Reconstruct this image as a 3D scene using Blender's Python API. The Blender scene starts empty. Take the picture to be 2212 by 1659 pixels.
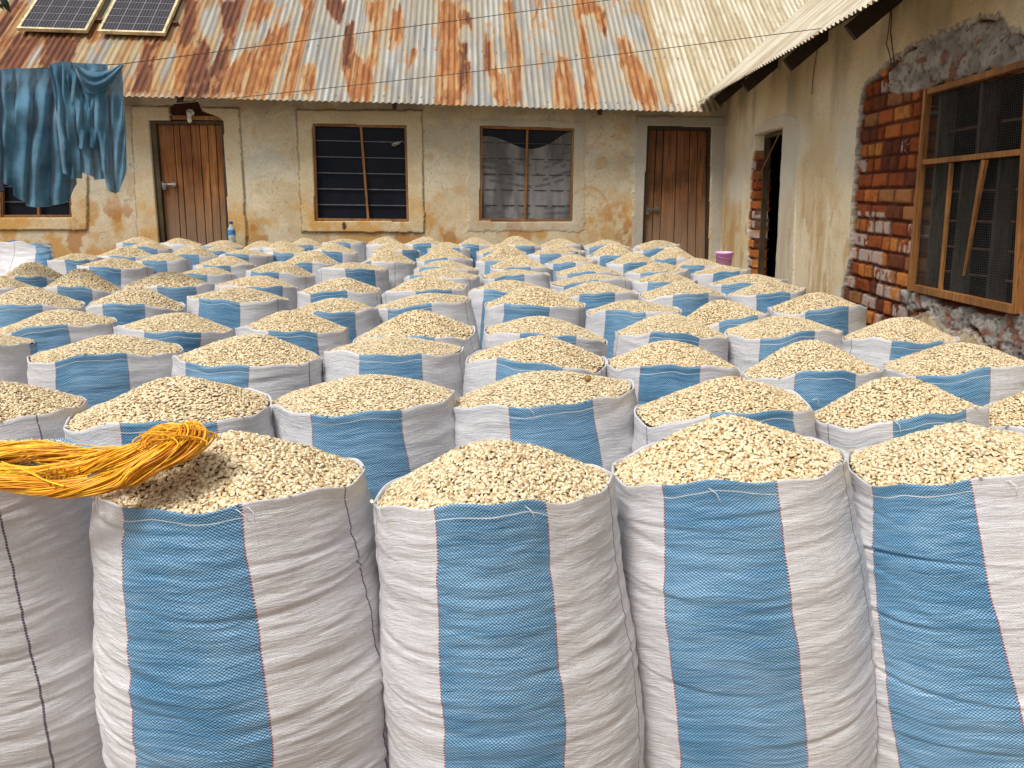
import bpy, math, random
import numpy as np
random.seed(7); RS = np.random.RandomState(11)
S = bpy.context.scene; COL = S.collection
PI = math.pi
# ------------------------------------------------------------------ camera, world, sun, exposure
F = 1650.0; W0, H0 = 2212.0, 1659.0; HOR = 419.0; PY0 = 745.0      # PY0: height of the optical axis in the picture
PITCH = math.atan((PY0-HOR)/F); CAMZ = 1.75
cam = bpy.data.cameras.new('camera'); co = bpy.data.objects.new('camera', cam); COL.objects.link(co)
cam.sensor_width = 36; cam.lens = F/W0*36; cam.clip_end = 2000; cam.clip_start = 0.05; cam.shift_y = -(H0/2-PY0)/W0
co.location = (0, 0, CAMZ); co.rotation_euler = (PI/2-PITCH, 0, 0); S.camera = co
w = bpy.data.worlds.new('World'); S.world = w; w.use_nodes = True
SUN_EL, SUN_AZ = math.radians(58), math.radians(-140)     # azimuth from +Y, clockwise: behind left of camera
sky = w.node_tree.nodes.new('ShaderNodeTexSky'); sky.sky_type = 'NISHITA'; sky.sun_disc = False
sky.sun_elevation = SUN_EL; sky.sun_rotation = SUN_AZ; sky.air_density = 1.0; sky.dust_density = 4.0; sky.ozone_density = 0.6
bg = w.node_tree.nodes['Background']; bg.inputs['Strength'].default_value = 0.102
hs = w.node_tree.nodes.new('ShaderNodeHueSaturation'); hs.inputs['Saturation'].default_value = 0.22
w.node_tree.links.new(sky.outputs[0], hs.inputs['Color']); w.node_tree.links.new(hs.outputs[0], bg.inputs['Color'])
sd = bpy.data.lights.new('sun', 'SUN'); sd.energy = 2.3; sd.angle = math.radians(16); sd.color = (1, .975, .94)
so = bpy.data.objects.new('sun', sd); COL.objects.link(so)
so.rotation_euler = (PI/2-SUN_EL, 0, PI-SUN_AZ)
S.view_settings.view_transform = 'Standard'; S.view_settings.look = 'None'
S.view_settings.exposure = 0.28; S.view_settings.gamma = 1

# ------------------------------------------------------------------ helpers
CP, SP = math.cos(PITCH), math.sin(PITCH)
def ray(px, py):
    x, y = (px-W0/2)/F, (PY0-py)/F
    return np.array([x, CP+y*SP, -SP+y*CP])
C0 = np.array([0, 0, CAMZ])
def proj(p):
    d = np.asarray(p, float)-C0; fz = d[1]*CP-d[2]*SP; up = d[1]*SP+d[2]*CP
    return W0/2+F*d[0]/fz, PY0-F*up/fz
def on_z(px, py, z):
    r = ray(px, py); return C0+r*(z-CAMZ)/r[2]
def at_y(px, py, Y):
    r = ray(px, py); return C0+r*Y/r[1]
class Plane:
    def __init__(s, O, e, n, v=(0, 0, 1)):
        s.O, s.e, s.n, s.v = [np.array(a, float) for a in (O, e, n, v)]
    def hit(s, px, py, off=0):
        r = ray(px, py); O = s.O+s.n*off
        return C0+r*(np.dot(O-C0, s.n)/np.dot(r, s.n))
    def uv(s, px, py, off=0):
        p = s.hit(px, py, off)-s.O; return float(np.dot(p, s.e)), float(np.dot(p, s.v))
    def P(s, u, v, d=0):
        return s.O+s.e*u+s.v*v+s.n*d
def hsh(ix, iy, seed):
    h = (ix.astype(np.int64)*374761393+iy.astype(np.int64)*668265263+seed*1442695041) & 0xffffffff
    h = ((h ^ (h >> 13))*1274126177) & 0xffffffff
    return ((h ^ (h >> 16)) & 0xffff)/65535.0
def vn(x, y, seed=0):
    x = np.asarray(x, float); y = np.asarray(y, float); x, y = np.broadcast_arrays(x, y)
    ix, iy = np.floor(x), np.floor(y); fx, fy = x-ix, y-iy
    fx = fx*fx*(3-2*fx); fy = fy*fy*(3-2*fy)
    a, b, c, d = hsh(ix, iy, seed), hsh(ix+1, iy, seed), hsh(ix, iy+1, seed), hsh(ix+1, iy+1, seed)
    return (a*(1-fx)+b*fx)*(1-fy)+(c*(1-fx)+d*fx)*fy
def fbm(x, y, seed=0, o=4):
    r = 0; a = .5; t = 0
    for k in range(o):
        r = r+a*vn(np.asarray(x)*2**k, np.asarray(y)*2**k, seed+k*17); t += a; a *= .55
    return r/t
def inpoly(x, y, poly):
    ins = np.zeros(np.shape(x), bool); n = len(poly)
    for i in range(n):
        x1, y1 = poly[i]; x2, y2 = poly[(i+1) % n]
        if y1 == y2: continue
        c = ((y1 > y) != (y2 > y)) & (x < (x2-x1)*(y-y1)/(y2-y1)+x1)
        ins ^= c
    return ins
def sstep(a, b, x):
    t = np.clip((np.asarray(x)-a)/(b-a), 0, 1); return t*t*(3-2*t)
def mesh_np(name, V, Q, mats, smooth=True, mi=None, uv=None, col=None, flt=None):
    """V (n,3); Q list of (m,k) arrays of equal-k faces"""
    me = bpy.data.meshes.new(name); V = np.asarray(V, np.float32)
    if not isinstance(Q, list): Q = [Q]
    me.vertices.add(len(V)); me.vertices.foreach_set('co', V.ravel())
    lv = np.concatenate([q.ravel() for q in Q]).astype(np.int32)
    tot = np.concatenate([np.full(len(q), q.shape[1], np.int32) for q in Q])
    st = np.concatenate([[0], np.cumsum(tot)[:-1]]).astype(np.int32)
    me.loops.add(len(lv)); me.loops.foreach_set('vertex_index', lv)
    me.polygons.add(len(tot)); me.polygons.foreach_set('loop_start', st); me.polygons.foreach_set('loop_total', tot)
    me.polygons.foreach_set('use_smooth', np.full(len(tot), smooth, bool))
    for m in (mats if isinstance(mats, (list, tuple)) else [mats]): me.materials.append(m)
    if mi is not None: me.polygons.foreach_set('material_index', np.asarray(mi, np.int32))
    if uv is not None:
        l = me.uv_layers.new(name='UVMap'); l.data.foreach_set('uv', np.asarray(uv, np.float32)[lv].ravel())
    if col is not None:
        a = me.color_attributes.new('Col', 'FLOAT_COLOR', 'POINT')
        c4 = np.ones((len(V), 4), np.float32); c4[:, :3] = col; a.data.foreach_set('color', c4.ravel())
    if flt is not None:
        a = me.attributes.new('tip', 'FLOAT', 'POINT'); a.data.foreach_set('value', np.asarray(flt, np.float32))
    me.update(calc_edges=True); me.validate()
    return me
def link(name, me, parent=None, loc=None):
    o = bpy.data.objects.new(name, me); COL.objects.link(o)
    if parent is not None: o.parent = parent
    if loc is not None: o.location = loc
    return o
def thing(name, label, cat, loc=(0, 0, 0), group=None):
    o = bpy.data.objects.new(name, None); COL.objects.link(o); o.location = loc; o.empty_display_size = .1
    o['label'] = label; o['category'] = cat
    if group: o['group'] = group
    return o
def tag(o, label, cat, group=None):
    o['label'] = label; o['category'] = cat
    if group: o['group'] = group
    return o
class MB:
    def __init__(s): s.V = []; s.Fc = []
    def add(s, V, Fc):
        b = len(s.V); s.V += [tuple(map(float, v)) for v in V]; s.Fc += [tuple(b+i for i in f) for f in Fc]
    def hexa(s, p):       # 8 points: bottom 4, top 4
        s.add(p, [(0, 3, 2, 1), (4, 5, 6, 7), (0, 1, 5, 4), (1, 2, 6, 5), (2, 3, 7, 6), (3, 0, 4, 7)])
    def box(s, pl, u0, u1, v0, v1, d0, d1):
        s.hexa([pl.P(u0, v0, d0), pl.P(u1, v0, d0), pl.P(u1, v1, d0), pl.P(u0, v1, d0),
                pl.P(u0, v0, d1), pl.P(u1, v0, d1), pl.P(u1, v1, d1), pl.P(u0, v1, d1)])
    def bar(s, a, b, wid, dep, nrm):   # bar a->b, wide across, deep along nrm
        a, b, nrm = np.array(a, float), np.array(b, float), np.array(nrm, float)
        d = b-a; d /= np.linalg.norm(d); n = nrm-d*np.dot(nrm, d); n /= np.linalg.norm(n); c = np.cross(d, n)*wid/2; n = n*dep/2
        s.hexa([a-c-n, a+c-n, b+c-n, b-c-n, a-c+n, a+c+n, b+c+n, b-c+n])
    def tube(s, pts, r, k=6, cap=True):
        pts = [np.array(p, float) for p in pts]; rr = r if hasattr(r, '__len__') else [r]*len(pts)
        V = []; prev = None
        for i, p in enumerate(pts):
            t = pts[min(i+1, len(pts)-1)]-pts[max(i-1, 0)]; t /= max(np.linalg.norm(t), 1e-9)
            if prev is None:
                a = np.cross(t, [0, 0, 1]);
                if np.linalg.norm(a) < .1: a = np.cross(t, [1, 0, 0])
            else: a = prev-t*np.dot(prev, t)
            a /= np.linalg.norm(a); prev = a; b = np.cross(t, a)
            for j in range(k): V.append(p+rr[i]*(a*math.cos(2*PI*j/k)+b*math.sin(2*PI*j/k)))
        Fc = [(i*k+j, i*k+(j+1) % k, (i+1)*k+(j+1) % k, (i+1)*k+j) for i in range(len(pts)-1) for j in range(k)]
        if cap: Fc += [tuple(range(k))[::-1], tuple((len(pts)-1)*k+j for j in range(k))]
        s.add(V, Fc)
    def lathe(s, prof, k=24, c=(0, 0, 0)):
        V = [(c[0]+r*math.cos(2*PI*j/k), c[1]+r*math.sin(2*PI*j/k), c[2]+z) for r, z in prof for j in range(k)]
        s.add(V, [(i*k+j, i*k+(j+1) % k, (i+1)*k+(j+1) % k, (i+1)*k+j) for i in range(len(prof)-1) for j in range(k)])
    def build(s, name, mat, parent=None, smooth=False, bevel=0):
        me = bpy.data.meshes.new(name); me.from_pydata(s.V, [], s.Fc); me.materials.append(mat)
        if smooth: me.polygons.foreach_set('use_smooth', [True]*len(me.polygons))
        me.update(); o = link(name, me, parent)
        if bevel:
            m = o.modifiers.new('bevel', 'BEVEL'); m.width = bevel; m.segments = 2; m.limit_method = 'ANGLE'
        return o
# ------------------------------------------------------------------ materials
class NT:
    def __init__(s, name):
        s.m = bpy.data.materials.new(name); s.m.use_nodes = True; s.t = s.m.node_tree; s.b = s.t.nodes['Principled BSDF']
    def n(s, typ, ins=None, **kw):
        nd = s.t.nodes.new(typ)
        for k, v in kw.items(): setattr(nd, k, v)
        for k, v in (ins or {}).items(): s.set(nd.inputs[k], v)
        return nd
    def set(s, sock, v):
        if isinstance(v, bpy.types.NodeSocket): s.t.links.new(v, sock)
        else: sock.default_value = v
    def math(s, op, a, b=0, c=0):
        nd = s.n('ShaderNodeMath', operation=op); s.set(nd.inputs[0], a); s.set(nd.inputs[1], b); s.set(nd.inputs[2], c); return nd.outputs[0]
    def mix(s, f, a, b, mode='MIX'):
        nd = s.n('ShaderNodeMix', data_type='RGBA', blend_type=mode); s.set(nd.inputs[0], f); s.set(nd.inputs[6], a); s.set(nd.inputs[7], b); return nd.outputs[2]
    def noise(s, vec, sc, det=4, rough=.55, **k):
        nd = s.n('ShaderNodeTexNoise', {'Scale': sc, 'Detail': det, 'Roughness': rough}); 
        if vec is not None: s.set(nd.inputs['Vector'], vec)
        return nd.outputs['Fac']
    def ramp(s, f, pts):
        nd = s.n('ShaderNodeValToRGB'); s.set(nd.inputs[0], f); e = nd.color_ramp.elements
        while len(e) < len(pts): e.new(.5)
        for i, (p, c) in enumerate(pts): e[i].position = p; e[i].color = (*c, 1) if len(c) == 3 else c
        return nd.outputs[0]
    def sm(s, a, b, x):
        nd = s.n('ShaderNodeMapRange', {'From Min': a, 'From Max': b}, interpolation_type='SMOOTHSTEP'); s.set(nd.inputs[0], x); return nd.outputs[0]
    def map(s, vec, scale):
        nd = s.n('ShaderNodeMapping'); s.set(nd.inputs[0], vec); nd.inputs['Scale'].default_value = scale; return nd.outputs[0]
    def bump(s, h, dist, st=1.0, nrm=None):
        nd = s.n('ShaderNodeBump', {'Height': h, 'Distance': dist, 'Strength': st})
        if nrm is not None: s.set(nd.inputs['Normal'], nrm)
        return nd.outputs[0]
    def out(s, col=None, rough=None, nrm=None, **kw):
        if col is not None: s.set(s.b.inputs['Base Color'], col)
        if rough is not None: s.set(s.b.inputs['Roughness'], rough)
        if nrm is not None: s.set(s.b.inputs['Normal'], nrm)
        for k, v in kw.items(): s.set(s.b.inputs[k.replace('_', ' ')], v)
        return s.m
def simple(name, c, rough=.6, noise=.25, sc=20, bump=.001, **kw):
    t = NT(name); tc = t.n('ShaderNodeTexCoord').outputs['Object']; n = t.noise(tc, sc)
    a = tuple(x*(1-noise) for x in c)+(1,); b = tuple(min(1, x*(1+noise)) for x in c)+(1,)
    return t.out(t.mix(t.sm(.3, .7, n), a, b), rough, t.bump(n, bump), **kw)

def mat_cloth():
    t = NT('woven_polypropylene'); uv = t.n('ShaderNodeTexCoord').outputs['UV']
    sx = t.n('ShaderNodeSeparateXYZ'); t.set(sx.inputs[0], uv); u, v = sx.outputs[0], sx.outputs[1]
    oi = t.n('ShaderNodeObjectInfo').outputs['Random']
    au = t.math('ABSOLUTE', u)
    ck = t.n('ShaderNodeTexChecker', {'Scale': 1.0, 'Color1': (1, 1, 1, 1), 'Color2': (0, 0, 0, 1)})
    t.set(ck.inputs[0], t.map(uv, (1/.0040, 1/.0036, 1)))
    ckf = ck.outputs['Fac']
    off = t.n('ShaderNodeVectorMath', operation='ADD'); t.set(off.inputs[0], uv)
    cb = t.n('ShaderNodeCombineXYZ'); t.set(cb.inputs[2], t.math('MULTIPLY', oi, 37.)); t.set(off.inputs[1], cb.outputs[0]); uvr = off.outputs[0]
    streak = t.noise(t.map(uvr, (9, 130, 1)), 1, 3, .6)
    warp = t.noise(t.map(uvr, (260, 7, 1)), 1, 2, .6)
    big = t.noise(uvr, 3.2, 4, .6)
    mott = t.noise(uvr, 14, 4, .6)
    # white cloth
    wcol = t.mix(t.sm(.35, .7, big), (.68, .67, .685, 1), (.76, .755, .75, 1))
    wcol = t.mix(t.math('MULTIPLY', t.sm(.45, .75, streak), .5), wcol, (.84, .82, .82, 1))
    wcol = t.mix(t.math('MULTIPLY', t.sm(.55, .8, warp), .35), wcol, (.55, .52, .52, 1))
    wcol = t.mix(t.math('MULTIPLY', t.sm(.6, .78, mott), .4), wcol, (.56, .47, .37, 1))
    gx = t.noise(t.map(uvr, (330, 40, 1)), 1, 2, .6); gy = t.noise(t.map(uvr, (40, 330, 1)), 1, 2, .6)
    wcol = t.mix(t.math('MULTIPLY', t.sm(.5, .75, t.math('MAXIMUM', gx, gy)), .38), wcol, (.44, .41, .42, 1))
    wcol = t.mix(t.math('MULTIPLY', ckf, .2), wcol, (.4, .38, .42, 1))
    # blue band: blue thread with pale thread
    fade = t.math('ADD', t.math('MULTIPLY', big, .7), t.math('MULTIPLY', streak, .5))
    dk = t.mix(t.sm(.4, .8, fade), (.006, .055, .17, 1), (.03, .15, .34, 1))
    lt = t.mix(t.sm(.4, .8, fade), (.12, .36, .55, 1), (.40, .62, .75, 1))
    bcol = t.mix(ckf, dk, lt)
    isb = t.math('MAXIMUM', t.math('LESS_THAN', au, .124), t.math('GREATER_THAN', au, .78))
    col = t.mix(isb, wcol, bcol)
    dash = t.math('GREATER_THAN', t.math('SINE', t.math('MULTIPLY', v, 900)), -.2)
    e1 = t.math('MULTIPLY', t.math('LESS_THAN', t.math('ABSOLUTE', t.math('SUBTRACT', au, .1245)), .0016), dash)
    col = t.mix(e1, col, (.33, .05, .07, 1))
    wob = t.math('MULTIPLY', t.math('SUBTRACT', t.noise(t.map(uvr, (0, 30, 1)), 1, 2), .5), .006)
    s1 = t.math('LESS_THAN', t.math('ABSOLUTE', t.math('SUBTRACT', t.math('ADD', au, wob), .365)), .0025)
    col = t.mix(t.math('MULTIPLY', s1, t.mix(dash, (.6, .6, .6, 1), (1, 1, 1, 1))), col, (.07, .03, .08, 1))
    # stitched hem thread
    hw = t.math('MULTIPLY', t.math('SUBTRACT', t.noise(t.map(uvr, (6, 0, 1)), 1, 2), .5), .03)
    hem = t.math('LESS_THAN', t.math('ABSOLUTE', t.math('SUBTRACT', t.math('ADD', v, hw), -.027)), .0012)
    col = t.mix(t.math('MULTIPLY', hem, .8), col, (.8, .8, .8, 1))
    wr = t.noise(t.map(uvr, (11, 74, 1)), 1, 5, .65)
    wr2 = t.noise(t.map(uvr, (45, 230, 1)), 1, 3, .7)
    h = t.math('ADD', wr, t.math('MULTIPLY', wr2, .4))
    n1 = t.bump(h, .0075, .6); n2 = t.bump(ckf, .0008, .7, n1)
    return t.out(col, .42, n2, Specular_IOR_Level=.55)
def mat_kernel():
    t = NT('white_maize_kernel'); g = t.n('ShaderNodeNewGeometry').outputs['Random Per Island']
    tip = t.n('ShaderNodeAttribute', attribute_name='tip').outputs['Fac']
    oi = t.n('ShaderNodeObjectInfo').outputs['Random']
    base = t.ramp(g, [(0, (.46, .29, .12)), (.2, (.64, .46, .22)), (.45, (.77, .61, .35)), (.7, (.86, .74, .50)), (.84, (.52, .33, .14)), (.94, (.30, .17, .07)), (1, (.07, .035, .02))])
    base = t.mix(t.math('MULTIPLY', t.math('SUBTRACT', oi, .25), .4), base, (.55, .46, .31, 1))
    pale = t.mix(t.sm(.35, 1, tip), base, (.94, .83, .60, 1))
    c = t.mix(t.math('MULTIPLY', t.sm(.35, 0, tip), .7), pale, (.52, .36, .17, 1))
    return t.out(c, .38, Specular_IOR_Level=.45)
def mat_vcol(name, rough=.9, bsc=60, bd=.004, spec=.2, metallic=0, var=.18):
    t = NT(name); a = t.n('ShaderNodeAttribute', attribute_name='Col').outputs['Color']
    tc = t.n('ShaderNodeTexCoord').outputs['Object']; n = t.noise(tc, bsc, 5, .65); n2 = t.noise(tc, bsc*4, 3, .6)
    c = t.mix(t.math('MULTIPLY', t.sm(.35, .75, n), var), a, (0, 0, 0, 1))
    return t.out(c, rough, t.bump(t.math('ADD', n, t.math('MULTIPLY', n2, .4)), bd), Specular_IOR_Level=spec, Metallic=metallic)
def mat_wood(name, c1, c2, axis=(1, 1, .06), sc=30, rough=.6, weather=None):
    t = NT(name); tc = t.n('ShaderNodeTexCoord').outputs['Object']; m = t.map(tc, axis)
    n = t.noise(m, sc, 5, .6); n2 = t.noise(tc, 3, 3)
    c = t.mix(t.sm(.3, .7, n), (*c1, 1), (*c2, 1))
    c = t.mix(t.math('MULTIPLY', t.sm(.4, .7, n2), .6), c, (c1[0]*.35, c1[1]*.35, c1[2]*.35, 1))
    oi = t.n('ShaderNodeObjectInfo').outputs['Random']; c = t.mix(t.math('MULTIPLY', oi, .55), c, (c1[0]*.5, c1[1]*.42, c1[2]*.4, 1))
    gr = t.noise(t.map(tc, (axis[0]*1.7, axis[1]*1.7, axis[2]*.5)), sc*2.2, 4, .7); c = t.mix(t.math('MULTIPLY', t.sm(.48, .66, gr), .75), c, (c1[0]*.25, c1[1]*.22, c1[2]*.2, 1))
    if weather:
        sp = t.n('ShaderNodeSeparateXYZ'); t.set(sp.inputs[0], tc)
        f = t.sm(weather[0], weather[1], t.math('ADD', sp.outputs[2], t.math('MULTIPLY', n, .5)))
        c = t.mix(t.math('MULTIPLY', t.math('SUBTRACT', 1, f), .85), c, t.mix(n, (.16, .09, .05, 1), (.36, .25, .16, 1)))
    return t.out(c, rough, t.bump(n, .003), Specular_IOR_Level=.3)
M = dict(
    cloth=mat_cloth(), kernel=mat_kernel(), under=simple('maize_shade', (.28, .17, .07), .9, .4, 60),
    plaster=mat_vcol('stained_plaster', .92, 40, .006), brick=mat_vcol('brick_and_plaster', .95, 55, .009, .12, 0, .16),
    roof=mat_vcol('rusty_corrugated_iron', .55, 30, .0015, .35, .1, .12),
    wood_door=mat_wood('varnished_door_wood', (.27, .095, .024), (.56, .25, .075), weather=(1.35, 2.3)),
    wood_door2=mat_wood('brown_door_wood', (.15, .058, .02), (.30, .13, .05), weather=(1.2, 2.2)),
    wood_frame=mat_wood('orange_frame_wood', (.30, .13, .045), (.48, .23, .08), sc=40),
    wood_new=mat_wood('pale_orange_batten', (.36, .155, .045), (.56, .27, .085), sc=30),
    wood_grey=mat_wood('grey_weathered_post', (.06, .052, .042), (.13, .115, .09), sc=30),
    wood_olive=mat_wood('dark_olive_board', (.07, .05, .025), (.14, .10, .05)), wood_dark=simple('dark_rafter_wood', (.035, .022, .014), .8),
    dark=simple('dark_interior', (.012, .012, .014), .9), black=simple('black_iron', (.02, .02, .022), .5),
    bar=simple('grey_louvre_bar', (.10, .11, .13), .5), steel=simple('galvanised_latch', (.26, .25, .24), .3, Metallic=.8),
    wire=simple('brown_wire', (.07, .045, .035), .6), mesh=simple('mesh_wire', (.06, .06, .055), .5),
    white=simple('white_plastic', (.75, .72, .68), .35, .1), alu=simple('yellowed_aluminium', (.62, .52, .30), .45, .35, 8),
    rust=simple('rusty_bracket', (.12, .05, .03), .8), earth=simple('brown_earth', (.22, .14, .08), .95, .3, 3, .01),
    cement=simple('grey_cement', (.3, .28, .25), .9, .25, 6, .004),
)
def mat_glass_dark():
    t = NT('dark_window_glass'); tc = t.n('ShaderNodeTexCoord').outputs['Object']; n = t.noise(tc, 4, 3)
    return t.out(t.mix(n, (.006, .008, .014, 1), (.02, .022, .03, 1)), .18, None, Specular_IOR_Level=.12)
M['glass'] = mat_glass_dark()

# ------------------------------------------------------------------ ground
g = MB(); g.add([(-60, -40, 0), (60, -40, 0), (60, 80, 0), (-60, 80, 0)], [(0, 1, 2, 3)])
o = g.build('ground', M['earth']); o['kind'] = 'structure'

# ------------------------------------------------------------------ planes of the two wings
rc = ray(1566, HOR); CX, CY = rc[0]/rc[1]*10.55, 10.55
AB = math.radians(4.0); eB = np.array([math.cos(AB), math.sin(AB), 0]); nB = np.array([math.sin(AB), -math.cos(AB), 0])
rg = ray(1176, HOR); gR = np.array([rg[0], rg[1], 0]); gR /= np.linalg.norm(gR)
eR = -gR; nR = np.cross(eR, [0, 0, 1]);  nR = nR if nR[0] < 0 else -nR
BW = Plane((CX, CY, 0), eB, nB)       # back wall: u negative to the left, v = height
RW = Plane((CX, CY, 0), eR, nR)       # right wall: u grows towards the camera
def poly_uv(pl, pts, off=0): return [pl.uv(x, y, off) for x, y in pts]

def wall_grid(pl, u0, u1, v0, v1, du, dv, holes, depth, color, name, mat, parent, back=.14):
    us = np.arange(u0, u1+du*.5, du); vs = np.arange(v0, v1+dv*.5, dv)
    U, V = np.meshgrid(us, vs); D = depth(U, V); Cc = color(U, V, D)
    nu, nv = len(us), len(vs)
    hole = np.zeros(U.shape, bool)
    for h in holes: hole |= inpoly(U, V, h)
    # sink the vertices in holes to the back so the reveal is a real side
    P = pl.O[None, None]+U[..., None]*pl.e+V[..., None]*pl.v+D[..., None]*pl.n
    P[hole] -= pl.n*back
    idx = np.arange(nu*nv).reshape(nv, nu)
    q = np.stack([idx[:-1, :-1], idx[:-1, 1:], idx[1:, 1:], idx[1:, :-1]], -1).reshape(-1, 4)
    hv = hole.ravel(); keep = ~hv[q].all(1)
    if np.dot(np.cross(pl.e, pl.v), pl.n) < 0: q = q[:, ::-1]
    return link(name, mesh_np(name, P.reshape(-1, 3), q[keep], mat, True, col=Cc.reshape(-1, 3)), parent)
def lerp(a, b, f): f = np.asarray(f)[..., None]; return np.asarray(a)*(1-f)+np.asarray(b)*f
# ------------------------------------------------------------------ back wing (faces the camera)
def c5(x, y): return (1700+x/3.191)*.8641, (200+y/3.191)*.8641
def c4(x, y): return (2060+x/2.074)*.8641, (60+y/2.074)*.8641
def z4(x, y): return x*.3515, y*.3515
def z5(x, y): return (850+x/2.458)*.8641, y*.3515
def projv(P):
    d = P-C0; fz = d[..., 1]*CP-d[..., 2]*SP; up = d[..., 1]*SP+d[..., 2]*CP
    fz = np.maximum(fz, .2)
    return W0/2+F*d[..., 0]/fz, PY0-F*up/fz
house = thing('house', 'long plastered house wing with rusty corrugated roof and brown plank doors, facing the camera', 'house', (CX, CY, 0))
def rel(o, root):      # keep world coordinates under a moved empty
    o.parent = root; o.matrix_parent_inverse = root.matrix_basis.inverted(); return o
from mathutils import Matrix
def P2(mb, name, mat, root, **k): return rel(mb.build(name, mat, **k), root)
house.matrix_basis = Matrix.Translation((CX, CY, 0))

# traced openings (pixel corners TL TR BR BL)
W0q = [(-4, 268), (153, 268), (155, 469), (2, 469)]
W1q = [(675, 267), (878, 272), (883, 478), (682, 476)]
W2q = [(1038, 272), (1240, 278), (1236, 478), (1037, 477)]
D1q = [(323, 261), (482, 261), (497, 560), (347, 560)]
D2q = [(1399, 272), (1536, 275), (1531, 560), (1386, 560)]
FLOORZ = .55
def quv(pl, q, off=0): return [pl.uv(x, y, off) for x, y in q]
holesB = []
for q in (W0q, W1q, W2q): holesB.append(quv(BW, q))
for q in (D1q, D2q):
    h = quv(BW, q); k = [(h[3][0]+(h[0][0]-h[3][0])*0, FLOORZ), (h[2][0], FLOORZ)]
    holesB.append([h[0], h[1], k[1], k[0]])
brk = [z4(*p) for p in [(1050, 750), (1045, 650), (1088, 612), (1195, 615), (1250, 680), (1345, 722), (1372, 752), (1215, 752)]]
brkuv = poly_uv(BW, brk)
uL = BW.uv(-420, 400)[0]
# raised surround bands: (outer quad, inner is the opening)
SUR = [[(-60, 238), (190, 238), (190, 497), (-60, 497)], [(640, 238), (912, 238), (917, 503), (652, 501)],
       [(283, 229), (517, 233), (536, 560), (300, 560)]]
def edge_d(U, V, poly, warp):
    """1 inside the polygon (with a wobbly edge)"""
    return inpoly(U+warp*(fbm(U*9, V*9, 5)-.5), V+warp*(fbm(U*9, V*9, 6)-.5), poly)
surs = [poly_uv(BW, s) for s in SUR]
sur2 = poly_uv(BW, [(1012, 258), (1262, 262), (1262, 500), (1010, 500)])
sur3 = poly_uv(BW, [(1540, 200), (1566, 200), (1566, 560), (1536, 560)])
sur4 = poly_uv(BW, [(1374, 250), (1566, 252), (1566, 275), (1400, 272), (1390, 560), (1364, 560)])
def depthB(U, V):
    D = .010*(fbm(U*1.3, V*1.3, 21)-.5)+.006*(fbm(U*7, V*7, 22, 4)-.5)
    for s in surs: D = D+.022*edge_d(U, V, s, .03)
    D = D+.008*edge_d(U, V, sur2, .08)+.015*edge_d(U, V, sur4, .04)
    D = np.where(edge_d(U, V, brkuv, .05), -.05+.03*(fbm(U*20, V*20, 31)-.5), D)
    crack = np.abs(fbm(U*2.2, V*2.2, 71, 5)-.5)
    return D
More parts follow.
